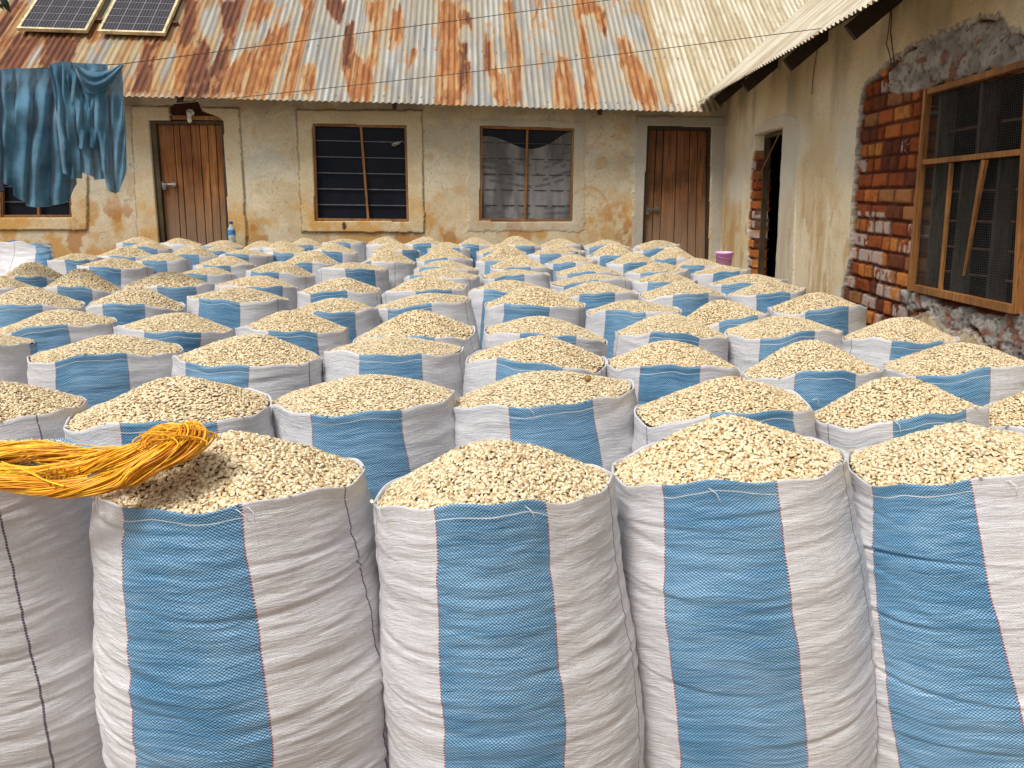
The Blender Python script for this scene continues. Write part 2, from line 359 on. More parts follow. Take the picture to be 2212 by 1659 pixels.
def colB(U, V, D):
    a = (.62, .53, .35); b = (.72, .63, .45); n1 = fbm(U*1.6, V*1.6, 40, 5); n2 = fbm(U*6, V*5, 41, 5); n3 = fbm(U*2.5+9, V*3, 42, 5)
    C = lerp(a, b, sstep(.35, .65, n1))
    C = lerp(C, (.70, .65, .49), sstep(.52, .7, n3)*.8)
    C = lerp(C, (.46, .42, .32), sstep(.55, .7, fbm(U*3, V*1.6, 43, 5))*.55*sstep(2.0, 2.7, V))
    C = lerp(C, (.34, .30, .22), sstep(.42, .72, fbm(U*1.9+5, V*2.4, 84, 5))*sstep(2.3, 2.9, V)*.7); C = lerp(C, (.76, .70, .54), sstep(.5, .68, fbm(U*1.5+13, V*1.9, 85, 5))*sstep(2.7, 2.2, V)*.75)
    low = sstep(2.15, 1.25, V)
    C = lerp(C, (.60, .35, .12), np.clip(sstep(.45, .72, n2)*low*.85+.25*low, 0, 1))
    C = lerp(C, (.46, .20, .055), sstep(.62, .7, fbm(U*3.5+3, V*2.6, 44, 5))*sstep(1.9, 1.4, V)*.8)
    C = lerp(C, (.56, .33, .13), sstep(.6, .72, fbm(U*5+20, V*5, 45, 4))*.5)
    C = lerp(C, (.42, .43, .38), sstep(.5, .68, fbm(U*2+31, V*2.4, 46, 5))*sstep(1.5, 2.3, V)*.4)
    C = lerp(C, (.42, .35, .24), sstep(.6, .7, fbm(U*14, V*14, 47, 3))*.2)
    # scratches and chips
    C = lerp(C, (.16, .12, .08), sstep(.87, .9, fbm(U*38, V*55, 48, 2))*.8)
    sc = np.abs(fbm(U*3.1, V*2.1, 49, 4)-.5)
    C = lerp(C, (.22, .16, .10), sstep(.006, .001, sc)*.65*sstep(.5, .6, fbm(U*1.7, V*1.7, 50)))
    ins = np.zeros(U.shape, bool); rim = np.zeros(U.shape, bool)
    for s in surs:
        i0 = edge_d(U, V, s, .03); ins |= i0
        for du, dv in ((.011, 0), (-.011, 0), (0, .011), (0, -.011)): rim |= (edge_d(U+du, V+dv, s, .03) != i0)
    C = lerp(C, lerp((.68, .55, .33), (.70, .40, .12), sstep(1.9, 1.35, V)*sstep(.3, .6, n2)), ins*.55)
    C = lerp(C, (.18, .12, .07), rim*.6)
    C = lerp(C, (.50, .46, .38), edge_d(U, V, sur2, .08)*.5)
    C = lerp(C, (.46, .45, .40), edge_d(U, V, sur4, .04)*.75)
    C = lerp(C, (.46, .45, .40), edge_d(U, V, sur3, .02)*.85)
    # round orange stain + arc between window and door
    for (px, py, r, am) in ((1300, 352, .10, .6), (1312, 503, .12, .5), (1165, 500, .08, .5)):
        cu, cv = BW.uv(px, py); rr = np.hypot(U-cu, (V-cv))+.03*(n2-.5); C = lerp(C, (.52, .33, .12), sstep(r, r*.7, rr)*am)
    cu, cv = BW.uv(1270, 470); rr = np.abs(np.hypot(U-cu, (V-cv)*.75)-.30); C = lerp(C, (.50, .30, .13), sstep(.022, .005, rr)*.6*(V > cv))
    for (px, py) in ((744, 488),):
        cu, cv = BW.uv(px, py); rr = np.hypot((U-cu)*1.7, V-cv)+.02*(fbm(U*30, V*30, 3)-.5); C = lerp(C, (.10, .04, .02), sstep(.055, .045, rr))
    C = lerp(C, (.085, .03, .02), edge_d(U, V, brkuv, .05)*1.)
    return C
EXCL = []
rel(wall_grid(BW, uL, 0.02, -.02, 3.07, .0135, .0135, holesB, depthB, colB, 'wall', M['plaster'], None), house)
# plinth / veranda step under the back wall
mb = MB(); mb.box(BW, uL, 0, 0, FLOORZ, -.2, .32); P2(mb, 'plinth', M['cement'], house)

def window(pl, root, q, mull, bars, fw=.027, curtain=False, glassmat='glass', trail=.07):
    TL, TR, BR, BL = [np.array(pl.P(*pl.uv(x, y))) for x, y in q]
    d = -pl.n*.03; n = pl.n; f = MB()
    f.bar(TL+d-pl.v*fw/2, TR+d-pl.v*fw/2, fw, .05, n); f.bar(BL+d+pl.v*fw/2, BR+d+pl.v*fw/2, fw, .05, n)
    f.bar(TL+d+pl.e*fw/2-pl.v*fw, BL+d+pl.e*fw/2+pl.v*fw, fw, .048, n)
    f.bar(TR+d-pl.e*fw/2-pl.v*fw, BR+d-pl.e*fw/2+pl.v*fw, fw, .048, n)
    fr = P2(f, 'window', M['wood_frame'], root, bevel=.003)
    m = MB(); a = TL+(TR-TL)*mull[0]+d; b = BL+(BR-BL)*mull[1]+d
    m.bar(a-pl.v*fw, b+pl.v*fw, .028, .03, n); mo = m.build('mullion', M['wood_frame']); mo.parent = fr
    gm = MB(); k = -pl.n*.08; gm.hexa([BL+k, BR+k, TR+k, TL+k, BL+k*1.1, BR+k*1.1, TR+k*1.1, TL+k*1.1])
    gl = gm.build('glass', M[glassmat]); gl.parent = fr
    for i in range(bars):
        f_ = (i+1)/(bars+1); a = TL+(BL-TL)*f_; b = TR+(BR-TR)*f_
        bm = MB(); bm.bar(a-pl.n*.06, b-pl.n*.06, .012, .010, n); bo = bm.build('louvre_bar', M['bar'] if not curtain else M['black']); bo.parent = fr
    if curtain:
        nu, nv = 120, 110; U, V = np.meshgrid(np.linspace(0, 1, nu), np.linspace(0, 1, nv))
        top = .90-.10*np.sin(U*PI*.9)+.03*np.sin(U*9)+.08*sstep(.7, 1, U)
        Vv = V*top; dd = .012*np.sin(U*34+3*V)+.008*np.sin(U*71+V*5+4)+.006*(fbm(U*6, V*6, 9)-.5)*3
        P = BL[None, None]+(BR-BL)*U[..., None]+((TL-BL)*Vv[..., None])-pl.n*(.078-.020)+pl.n*dd[..., None]*.3
        idx = np.arange(nu*nv).reshape(nv, nu); qd = np.stack([idx[:-1, :-1], idx[:-1, 1:], idx[1:, 1:], idx[1:, :-1]], -1).reshape(-1, 4)
        pat = (np.sin(V*PI*26) > .1) & (np.abs(((V*13) % 1)-.5) < .5) & (fbm(U*14, np.floor(V*13), 33, 2) > .47) & (np.sin(V*11+1) > -.2)
        C = lerp((.12, .115, .115), (.24, .235, .23), sstep(.3, .7, fbm(U*9, V*2, 8))); C = lerp(C, (.085, .08, .085), pat*.6)
        cu = link('curtain', mesh_np('curtain', P.reshape(-1, 3), qd, M['curtain'], True, col=C.reshape(-1, 3))); cu.parent = fr
    return fr
M['curtain'] = mat_vcol('printed_curtain', .9, 30, .001)
window(BW, house, W0q, (.52, .52), 5)
w1 = window(BW, house, W1q, (.51, .56), 5)
window(BW, house, W2q, (.50, .485), 5, curtain=True)

def door(pl, root, q, planks, mat, frame_l=.05, fmat='wood_frame'):
    TL, TR = [np.array(pl.P(*pl.uv(x, y))) for x, y in q[:2]]
    BR, BL = [np.array(pl.P(*pl.uv(x, y))) for x, y in q[2:]]
    fr = MB(); n = pl.n; dd = -n*.05
    fr.bar(TL+dd+pl.e*frame_l/2, BL+dd+pl.e*frame_l/2, frame_l, .08, n)
    fr.bar(TR+dd-pl.e*.015, BR+dd-pl.e*.015, .03, .08, n)
    fr.bar(TL+dd+pl.e*frame_l-pl.v*.02, TR+dd-pl.e*.03-pl.v*.02, .04, .078, n)
    do = P2(fr, 'door', M[fmat], root)
    a0 = TL+pl.e*frame_l-pl.v*.04; a1 = TR-pl.e*.03-pl.v*.04; b0 = BL+pl.e*frame_l; b1 = BR-pl.e*.03
    cs = np.cumsum([0]+planks)/sum(planks)
    for i in range(len(planks)):
        g0, g1 = cs[i]+.006, cs[i+1]-.006; k = -n*(.06+.004*random.random()); t = -n*.03
        pm = MB(); A, B_, C_, D_ = b0+(b1-b0)*g0, b0+(b1-b0)*g1, a0+(a1-a0)*g1, a0+(a1-a0)*g0
        pm.hexa([A+k, B_+k, C_+k, D_+k, A+k+t, B_+k+t, C_+k+t, D_+k+t]); p_ = pm.build('plank', mat, bevel=.004); p_.parent = do
    bk = MB(); k = -n*.11; bk.hexa([b0+k, b1+k, a1+k, a0+k, b0+k*1.1, b1+k*1.1, a1+k*1.1, a0+k*1.1]); b_ = bk.build('back_board', M['dark']); b_.parent = do
    return do
d1 = door(BW, house, D1q, [20, 8, 14, 12, 10, 11, 9], M['wood_door'], .07, 'wood_olive')
d2 = door(BW, house, D2q, [12, 11, 20, 19, 12, 14], M['wood_door2'], .03, 'wood_dark')
def latch(pl, do, px, py):
    c = np.array(pl.P(*pl.uv(px, py), -.035)); mb = MB()
    mb.tube([c-pl.e*.09, c+pl.e*.10], .009, 8); mb.bar(c-pl.e*.075-pl.v*.035, c-pl.e*.075+pl.v*.035, .035, .01, pl.n)
    mb.bar(c+pl.e*.075-pl.v*.03, c+pl.e*.075+pl.v*.03, .04, .012, pl.n); mb.bar(c-pl.e*.05-pl.v*.07, c-pl.e*.05-pl.v*.01, .04, .025, pl.n)
    mb.tube([c-pl.e*.02, c-pl.e*.02+pl.n*.03, c-pl.e*.02+pl.n*.03-pl.v*.04], .006, 6)
    o = mb.build('latch', M['steel']); o.parent = do
latch(BW, d1, 361, 398); latch(BW, d2, 1408, 452)
# lamp holder above the first door
c = np.array(BW.P(*BW.uv(410, 243, .03), .0)); mb = MB()
cc = c+nB*.03
mb.tube([c-nB*.03, cc], .045, 14); mb.tube([cc, cc+nB*.03-np.array([0, 0, .05])], [.03, .028], 14)
lh = P2(mb, 'lamp_holder', M['white'], house, smooth=True)
mb = MB(); a = cc+nB*.03-np.array([0, 0, .05]); mb.tube([a, a-np.array([0, 0, .03]), a-np.array([0, 0, .065]), a-np.array([0, 0, .08])], [.018, .028, .026, .01], 14)
b_ = mb.build('bulb', M['white'], smooth=True); b_.parent = lh
# yellowish lintel board in the broken plaster
mb = MB(); a = np.array(BW.P(*BW.uv(*z4(1060, 722)), -.01)); b = np.array(BW.P(*BW.uv(*z4(1368, 728)), -.01)); mb.bar(a, b, .05, .05, nB); P2(mb, 'lintel', M['wood_new'], house)

# roofs
EL, ER = BW.hit(270, 207, .42), BW.hit(1480, 241, .42)
eb = (ER-EL)/np.linalg.norm(ER-EL); SL = math.radians(41.5)
sb = -nB*math.cos(SL)+np.array([0, 0, math.sin(SL)]); sb = sb-eb*np.dot(sb, eb); sb /= np.linalg.norm(sb)
nb = np.cross(eb, sb); nb = nb if nb[2] > 0 else -nb
RB = Plane(ER, eb, nb, sb)
e1, e2 = RW.hit(1500, 236, .43), RW.hit(1930, 0, .43)
zr = (e1[2]+e2[2])/2; print('eaves', EL, ER, e1, e2)
ee = (e1-e2)/np.linalg.norm(e1-e2); ee = -ee                 # towards the camera
SR = math.atan(.85); sr = -nR*math.cos(SR)+np.array([0, 0, math.sin(SR)]); sr = sr-ee*np.dot(sr, ee); sr /= np.linalg.norm(sr)
nr = np.cross(ee, sr); nr = nr if nr[2] > 0 else -nr
RR = Plane(e1, ee, nr, sr)
def zon(pl, X, Y): return pl.O[2]-(pl.n[0]*(X-pl.O[0])+pl.n[1]*(Y-pl.O[1]))/pl.n[2]
PIT = .0775
def T1(p): return .25*p[0], .25*p[1]
def T2(p): return 432+.25*p[0], .25*p[1]
def T3(p): return 950.4+.25*p[0], .25*p[1]
DARK = [[T1(p) for p in q] for q in (
 [(130, 300), (400, 300), (190, 600), (-40, 640), (-30, 560)], [(400, 300), (720, 290), (600, 580), (330, 600)],
 [(1250, 340), (1425, 335), (1330, 560), (1300, 825), (1110, 820), (1200, 520)],
 [(1600, 0), (1730, 0), (1680, 250), (1700, 300), (1600, 440), (1540, 370), (1580, 200)],
 [(1900, -10), (2130, -10), (1890, 840), (1560, 840), (1650, 560), (1740, 320), (1830, 400), (1790, 620), (1940, 330), (1920, 180)],
 [(130, -10), (250, -10), (0, 330), (-20, 180)])]+[[T2(p) for p in q] for q in (
 [(1090, -10), (1270, -10), (1210, 190), (1140, 180), (1090, 80)], [(1250, 210), (1340, 210), (1300, 620), (1220, 580)])]+[[T3(p) for p in q] for q in (
 [(180, 370), (240, 380), (215, 780), (165, 780)], [(235, 540), (270, 540), (260, 840), (235, 840)], [(385, 340), (440, 350), (430, 660), (380, 640)], [(220, 110), (275, 120), (270, 235), (220, 225)], [(1385, 60), (1425, 60), (1450, 300), (1410, 290)])]
ORNG = [[T1(p) for p in q] for q in ([(760, 200), (860, 180), (850, 340), (740, 360)], [(1540, 350), (1640, 300), (1700, 480), (1640, 640), (1560, 820), (1500, 820)], [(0, 330), (180, 130), (60, 560), (-40, 600)])]+[[T2(p) for p in q] for q in (
 [(450, -10), (650, -10), (600, 120), (480, 220), (390, 215)],
 [(200, 600), (450, 420), (560, 330), (600, 240), (700, 210), (790, 190), (760, 340), (700, 520), (600, 820), (120, 830)],
 [(860, -10), (1010, -10), (960, 160), (800, 830), (690, 850), (830, 300), (900, 60)], [(900, 560), (1010, 600), (990, 850), (870, 850)],
 [(1270, 300), (1340, 300), (1330, 430), (1400, 520), (1500, 530), (1480, 880), (1290, 860), (1250, 680), (1220, 580)],
 [(1440, -10), (1600, -10), (1560, 250), (1500, 210), (1430, 120)], [(1500, 240), (1560, 240), (1530, 540), (1470, 540)],
 [(1650, 60), (1750, 60), (1750, 370), (1640, 420)], [(1830, 400), (1890, 370), (1850, 500), (1790, 640)])]+[[T3(p) for p in q] for q in (
 [(0, -10), (120, -10), (200, 90), (270, 120), (270, 230), (220, 220), (150, 200), (170, 330), (230, 500), (270, 640), (160, 900), (-40, 900)],
 [(380, 330), (440, 350), (450, 560), (560, 640), (600, 930), (500, 920), (440, 640), (380, 640)],
 [(560, -10), (610, -10), (690, 280), (710, 920), (620, 920), (570, 300)], [(850, 0), (880, 0), (800, 260), (780, 270)],
 [(1170, -10), (1300, -10), (1400, 60), (1440, 290), (1400, 280), (1340, 140), (1220, 150), (1200, 230), (1180, 180)],
 [(1200, 200), (1240, 220), (1340, 700), (1360, 950), (1270, 950), (1230, 560)],
 [(1020, 480), (1100, 460), (1170, 800), (1200, 950), (1000, 950), (990, 650)],
 [(1540, 330), (1640, 350), (1700, 480), (1800, 640), (1870, 800), (1900, 980), (1760, 960), (1660, 780), (1560, 540)])]
TANP = [[T3(p) for p in [(1620, -10), (1790, -10), (1860, 230), (1900, 400), (2020, 940), (1940, 940), (1800, 330), (1700, 140), (1650, 80)]],
        [T1(p) for p in [(-60, -10), (2000, -10), (1700, 850), (1000, 850), (-60, 700)]]]
WHTP = [[T1(p) for p in q] for q in ([(760, 400), (900, 330), (1090, 310), (940, 400), (850, 540), (740, 550)], [(1740, 120), (1900, 20), (1890, 160), (1830, 320), (1740, 300)], [(900, 60), (960, -10), (1000, -10), (880, 130)], [(1520, 380), (1560, 420), (1470, 600), (1380, 740), (1400, 600)], [(280, 480), (400, 380), (390, 460), (290, 580), (240, 580)], [(60, 90), (130, 70), (40, 200), (0, 200)], [(1190, 470), (1210, 480), (1090, 700), (1040, 740)])]
def blobs(X, Y, polys):
    m = np.zeros(X.shape, bool)
    for p in polys:
        xs = [a for a, b in p]; ys = [b for a, b in p]
        s = (X > min(xs)-1) & (X < max(xs)+1) & (Y > min(ys)-1) & (Y < max(ys)+1)
        if s.any():
            t = np.zeros(X.shape, bool); t[s] = inpoly(X[s], Y[s], p); m |= t
    return m
def soft(X, Y, U, V, polys, amp):
    """mask averaged over several jittered look-ups: a soft, ragged edge in the sheet's own coordinates"""
    a = 0
    for k in range(4):
        rb = np.floor(U/PIT*2); wx = amp*1.3*(fbm(U*7, V*3, 60+k, 4)-.5)+amp*.35*(fbm(U*40, V*9, 80, 3)-.5)+(k-1.5)*1.2
        wy = 18*(hsh(rb, rb*0+2, 77)-.5)+amp*3*(fbm(U*16, V*2.5, 70+k, 4)-.5)+(k-1.5)*1.6
        a = a+blobs(X+wx, Y+wy, polys)
    return a/4.
def roof_grid(pl, u0, u1, v0, v1, du, dv, color, keep, name, root, amp=.0095, sheetlap=.70):
    us = np.arange(u0, u1, du); vs = np.arange(v0, v1, dv); U, V = np.meshgrid(us, vs)
    sheet = np.floor(U/sheetlap)
    fs = U/sheetlap-sheet
    D = amp*np.cos(2*PI*U/PIT)+.004*(fbm(U*2, V*2, 90)-.5)*2+.004*(fs < .12)
    jag = .012*(hsh(sheet, sheet*0+1, 5)-.5)*2
    Ve = V+jag*sstep(.3, 0, V-v0)
    P = pl.O+U[..., None]*pl.e+Ve[..., None]*pl.v+D[..., None]*pl.n
    X, Y = projv(P); C = color(U, V, X, Y, sheet, fs)
    nu, nv = len(us), len(vs); idx = np.arange(nu*nv).reshape(nv, nu)
    q = np.stack([idx[:-1, :-1], idx[:-1, 1:], idx[1:, 1:], idx[1:, :-1]], -1).reshape(-1, 4)
    kp = keep(P).ravel(); q = q[kp[q].all(1)]
    if np.dot(np.cross(pl.e, pl.v), pl.n) < 0: q = q[:, ::-1]
    o = link(name, mesh_np(name, P.reshape(-1, 3), q, M['roof'], True, col=C.reshape(-1, 3)))
    return rel(o, root)
CREAM0, CREAM1 = (.48, .40, .26), (.66, .60, .46)
def colRB(U, V, X, Y, sheet, fs):
    n = fbm(U*3, V*1.5, 100, 4); hs_ = hsh(sheet, sheet*0, 9); wv = np.cos(2*PI*U/PIT)
    zinc = lerp((.235, .235, .22), (.47, .455, .40), np.clip(sstep(.3, .75, fbm(U*26, V*1.2, 101, 4))*.8+.25*(hs_-.3), 0, 1))
    C = lerp(zinc, (.44, .38, .27), sstep(.35, .65, n)*.75)
    C = lerp(C, (.54, .54, .50), sstep(.55, .75, fbm(U*12, V*1.0, 102, 3))*.6)
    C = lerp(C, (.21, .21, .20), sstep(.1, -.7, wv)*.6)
    tan = soft(X, Y, U, V, TANP, 10)
    tc = lerp((.42, .27, .11), (.33, .15, .05), sstep(.35, .7, fbm(U*13, V*1.3, 103, 4)))
    tc = lerp(tc, (.48, .38, .22), sstep(.5, .7, fbm(U*9, V*2, 104, 3))*.8)
    C = lerp(C, tc, tan*.88)
    wh = soft(X, Y, U, V, WHTP, 9); C = lerp(C, zinc, wh*.9)
    # thin tan edge round each rust patch, then rust itself
    og = soft(X, Y, U, V, ORNG, 10); fr = fbm(U*15, V*5, 105, 4); stk = fbm(U*34, V*1.8, 106, 3)
    oc = lerp((.28, .095, .024), (.42, .18, .055), sstep(.35, .7, fr)); oc = lerp(oc, (.24, .075, .022), sstep(.52, .72, stk)*.75)
    oc = lerp(oc, (.46, .33, .17), sstep(.58, .7, fbm(U*20, V*2.2, 107, 4))*.75)
    halo = soft(X, Y, U, V, ORNG, 44); C = lerp(C, (.52, .36, .17), sstep(.0, .8, halo)*.7); C = lerp(C, (.50, .27, .09), sstep(0, .5, og)*.6*(sstep(.2, .5, fr)))
    C = lerp(C, oc, sstep(.25, .8, og)*.93)
    dk = soft(X, Y, U, V, DARK, 9)
    dc = lerp((.10, .030, .015), (.17, .052, .020), sstep(.35, .7, fbm(U*22, V*3, 108, 4))); dc = lerp(dc, (.30, .12, .04), sstep(.6, .72, fbm(U*13, V*4, 109, 4))*.7)
    C = lerp(C, (.40, .16, .045), sstep(.05, .5, dk)*.7); C = lerp(C, dc, sstep(.35, .9, dk)*.95)
    # random freckles of rust all over, more off to the left
    fk = fbm(U*9, V*3.2, 110, 5)*(1-.0*V); C = lerp(C, (.45, .22, .07), sstep(.64, .72, fk)*.65*(X < 1360))
    # new pale sheets near the valley
    xb = np.interp(Y, [-600, 0, 232], [1230, 1398, 1459]); new = sstep(-3, 3, X-xb+4*(fbm(U*4, V*14, 111)-.5))
    nc = lerp(CREAM0, CREAM1, sstep(.35, .65, fbm(U*18, V*1.6, 112, 4))); nc = lerp(nc, (.32, .24, .13), sstep(.2, -.9, wv)*.5+sstep(.58, .72, fbm(U*10, V*5, 113, 4))*.35)
    nc = lerp(nc, (.40, .25, .14), sstep(.22, .0, V)*.4)
    C = lerp(C, nc, new)
    # nail heads and drips near the eave and at the purlins
    for vr in (.13, 1.2):
        k = np.floor(U/(PIT*2)); nu_ = (k+.5)*PIT*2+PIT*.5*(hsh(k, k*0, 6) > .6)
        r = np.hypot(U-nu_, V-vr-.02*(hsh(k, k*0, 7)-.5)); C = lerp(C, (.03, .02, .015), sstep(.014, .008, r)*(hsh(k, k*0+3, 8) > .25))
    dr = (np.abs(((U/PIT) % 1)-.5) < .09)*sstep(.36, .1, V+.2*hsh(np.floor(U/PIT), sheet*0, 12))*(hsh(np.floor(U/PIT), sheet*0, 13) > .5)
    C = lerp(C, (.10, .08, .06), dr*.55*sstep(.4, .6, fbm(U*50, V*14, 114, 3)))
    C = lerp(C, (.14, .08, .05), (fs < .018)*.6)
    return np.clip(C, 0, 1)
def keepRB(P): return P[..., 2] > zon(RR, P[..., 0], P[..., 1])-.25
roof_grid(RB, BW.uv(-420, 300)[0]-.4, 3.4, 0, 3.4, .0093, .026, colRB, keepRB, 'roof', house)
def colRR(U, V, X, Y, sheet, fs):
    wv = np.cos(2*PI*U/PIT); C = lerp(CREAM0, CREAM1, sstep(.35, .65, fbm(U*5, V*2, 120, 4)))
    C = lerp(C, (.34, .27, .21), sstep(.5, .75, fbm(U*16, V*1.1, 121, 4))*.45+.25*sstep(.12, 0, V)); C = lerp(C, (.40, .24, .13), sstep(.6, .74, fbm(U*8+3, V*3, 122, 4))*.5)
    k = np.floor(U/(PIT*2)); r = np.hypot(U-(k+.5)*PIT*2, V-.14); C = lerp(C, (.05, .035, .03), sstep(.014, .008, r))
    return C
side = thing('side_house', 'plastered side wing with broken plaster over red bricks, an open doorway and pale roof eave', 'house', (CX, CY, 0))
side.matrix_basis = Matrix.Translation((CX, CY, 0))
RR0 = Plane(RR.O, RR.e, RR.n, RR.v)
def keepRR(P): return zon(RR0, P[..., 0], P[..., 1]) > zon(RB, P[..., 0], P[..., 1])-.03
RR.O = RR.O+nr*.10-np.array([0, 0, .055])
roof_grid(RR, -2.6, 11.6, 0, 3.6, .0095, .03, colRR, keepRR, 'roof', side, amp=.0105)

# rafters under both eaves
def rafter(pl, root, eave, edir, sdir, u, ln, w=.05, h=.11, drop=.012):
    a = eave+edir*u+sdir*.05; nn = np.cross(edir, sdir); nn = nn if nn[2] > 0 else -nn
    a = a-nn*(drop+h/2); b = a+sdir*ln; mb = MB(); mb.bar(a, b, w, h, nn); P2(mb, 'rafter', M['wood_dark'], root)
for px in (381, 850, 1300):
    t = BW.uv(px, 215, .42)[0]-np.dot(ER-BW.O, eB); rafter(BW, house, ER, eb, sb, t, 1.2)
for x, y in ((1885, 60), (1740, 120), (1640, 185), (1575, 215)):
    p = RW.hit(x, y, .2); t = np.dot(p-e1, ee); rafter(RW, side, e1, ee, sr, t, 1.4, .05, .12, .006)
mb = MB(); a = ER-eb*8.5+sb*.5-nb*.08; mb.bar(a, ER+eb*.4+sb*.5-nb*.08, .05, .07, nb); P2(mb, 'purlin', M['wood_dark'], house)
mb = MB(); a = e1+sr*.5-nr*.08; mb.bar(a, a+ee*11, .05, .07, nr); P2(mb, 'purlin', M['wood_dark'], side)

# ------------------------------------------------------------------ right wing
WIN = [c4(545, 345), c4(1100, 190), c4(1022, 1505), c4(458, 1380)]
DOOR = [c5(620, 438), c5(852, 378), c5(780, 1640), c5(588, 1640)]
BRK = [c4(*p) for p in [(100, 1460), (122, 1330), (150, 1200), (160, 1000), (175, 850), (180, 650), (195, 520), (205, 400), (225, 330), (290, 270), (330, 215), (420, 170), (480, 110), (560, 85), (650, 50), (700, 30), (760, 10), (850, -20), (940, -30), (980, 30), (1040, 60), (1180, 90),
      (1180, 1760), (1040, 1760), (900, 1700), (850, 1640), (770, 1565), (700, 1600), (620, 1560), (560, 1480), (450, 1525), (420, 1560), (380, 1640), (100, 1700)]]
CEM = [c4(*p) for p in [(345, 350), (350, 250), (420, 170), (560, 85), (700, 30), (850, -20), (940, -30), (980, 30), (1040, 60), (1180, 90), (1180, 170), (1040, 200), (870, 235), (690, 280), (560, 325), (480, 350), (370, 362)]]
CEM2 = [c4(*p) for p in [(395, 1370), (480, 1392), (600, 1450), (800, 1495), (1010, 1520), (1180, 1560), (1180, 1760), (1040, 1760), (900, 1700), (850, 1640), (770, 1565), (700, 1590), (620, 1560), (560, 1480), (440, 1500)]]
STR = [c5(*p) for p in [(612, 560), (655, 560), (640, 800), (610, 1200), (600, 1640), (535, 1640), (555, 1400), (560, 1100), (578, 800), (592, 620)]]
DSM = [c5(*p) for p in [(590, 560), (600, 420), (700, 330), (850, 270), (960, 300), (990, 420), (970, 560), (945, 1000), (925, 1700), (780, 1700), (850, 378), (620, 440)]]
W_, D_, B_, Cm, C2_, St, Ds = [poly_uv(RW, p) for p in (WIN, DOOR, BRK, CEM, CEM2, STR, DSM)]
BL_, BH_, MO = .262, .112, .017
def layout(U, V):
    row = np.floor(V/BH_); off = np.where(row % 2 == 0, 0, .5)*BL_+.05*(hsh(row, row*0, 41)-.5)
    wob = .012*(fbm(U*8, V*8, 42)-.5)
    uu = (U+off+wob*1.5)/BL_; col = np.floor(uu); fu = (uu-col)*BL_; fv = (V+wob)/BH_-row; fv = fv*BH_
    half = hsh(row, col, 43) > .62
    fu = np.where(half, fu % (BL_/2), fu); col = col*2+np.where(half, ((uu-np.floor(uu))*2).astype(int), 0); wid = np.where(half, BL_/2, BL_)
    e = np.minimum(np.minimum(fu, wid-fu)*.62, np.minimum(fv, BH_-fv))
    e = e+.008*(fbm(U*30, V*30, 44, 3)-.5)
    return row, col, e
def wob(U, V, poly, a, s=6):
    return inpoly(U+a*(fbm(U*s, V*s, 51, 4)-.5)*2, V+a*(fbm(U*s, V*s, 52, 4)-.5)*2, poly)
def depthR(U, V):
    row, col, e = layout(U, V); br = wob(U, V, B_, .034, 9) | wob(U, V, St, .02)
    brick = -.02+.022*sstep(.006, .015, e)+.012*(hsh(row, col, 45)-.5)+.006*(fbm(U*35, V*35, 46, 3)-.5)
    pl_ = .026+.010*(fbm(U*1.1, V*1.1, 53)-.5)+.008*(fbm(U*6, V*6, 54, 4)-.5)
    pl_ = pl_+.012*wob(U, V, Ds, .01, 4)
    cm = .010+.030*(fbm(U*9, V*12, 55, 5)-.5)+.016*(np.abs(fbm(U*14, V*14, 56, 4)-.5) > .02)-.012
    D = np.where(br, brick, pl_); D = np.where(wob(U, V, Cm, .04) | wob(U, V, C2_, .05), cm, D)
    return D
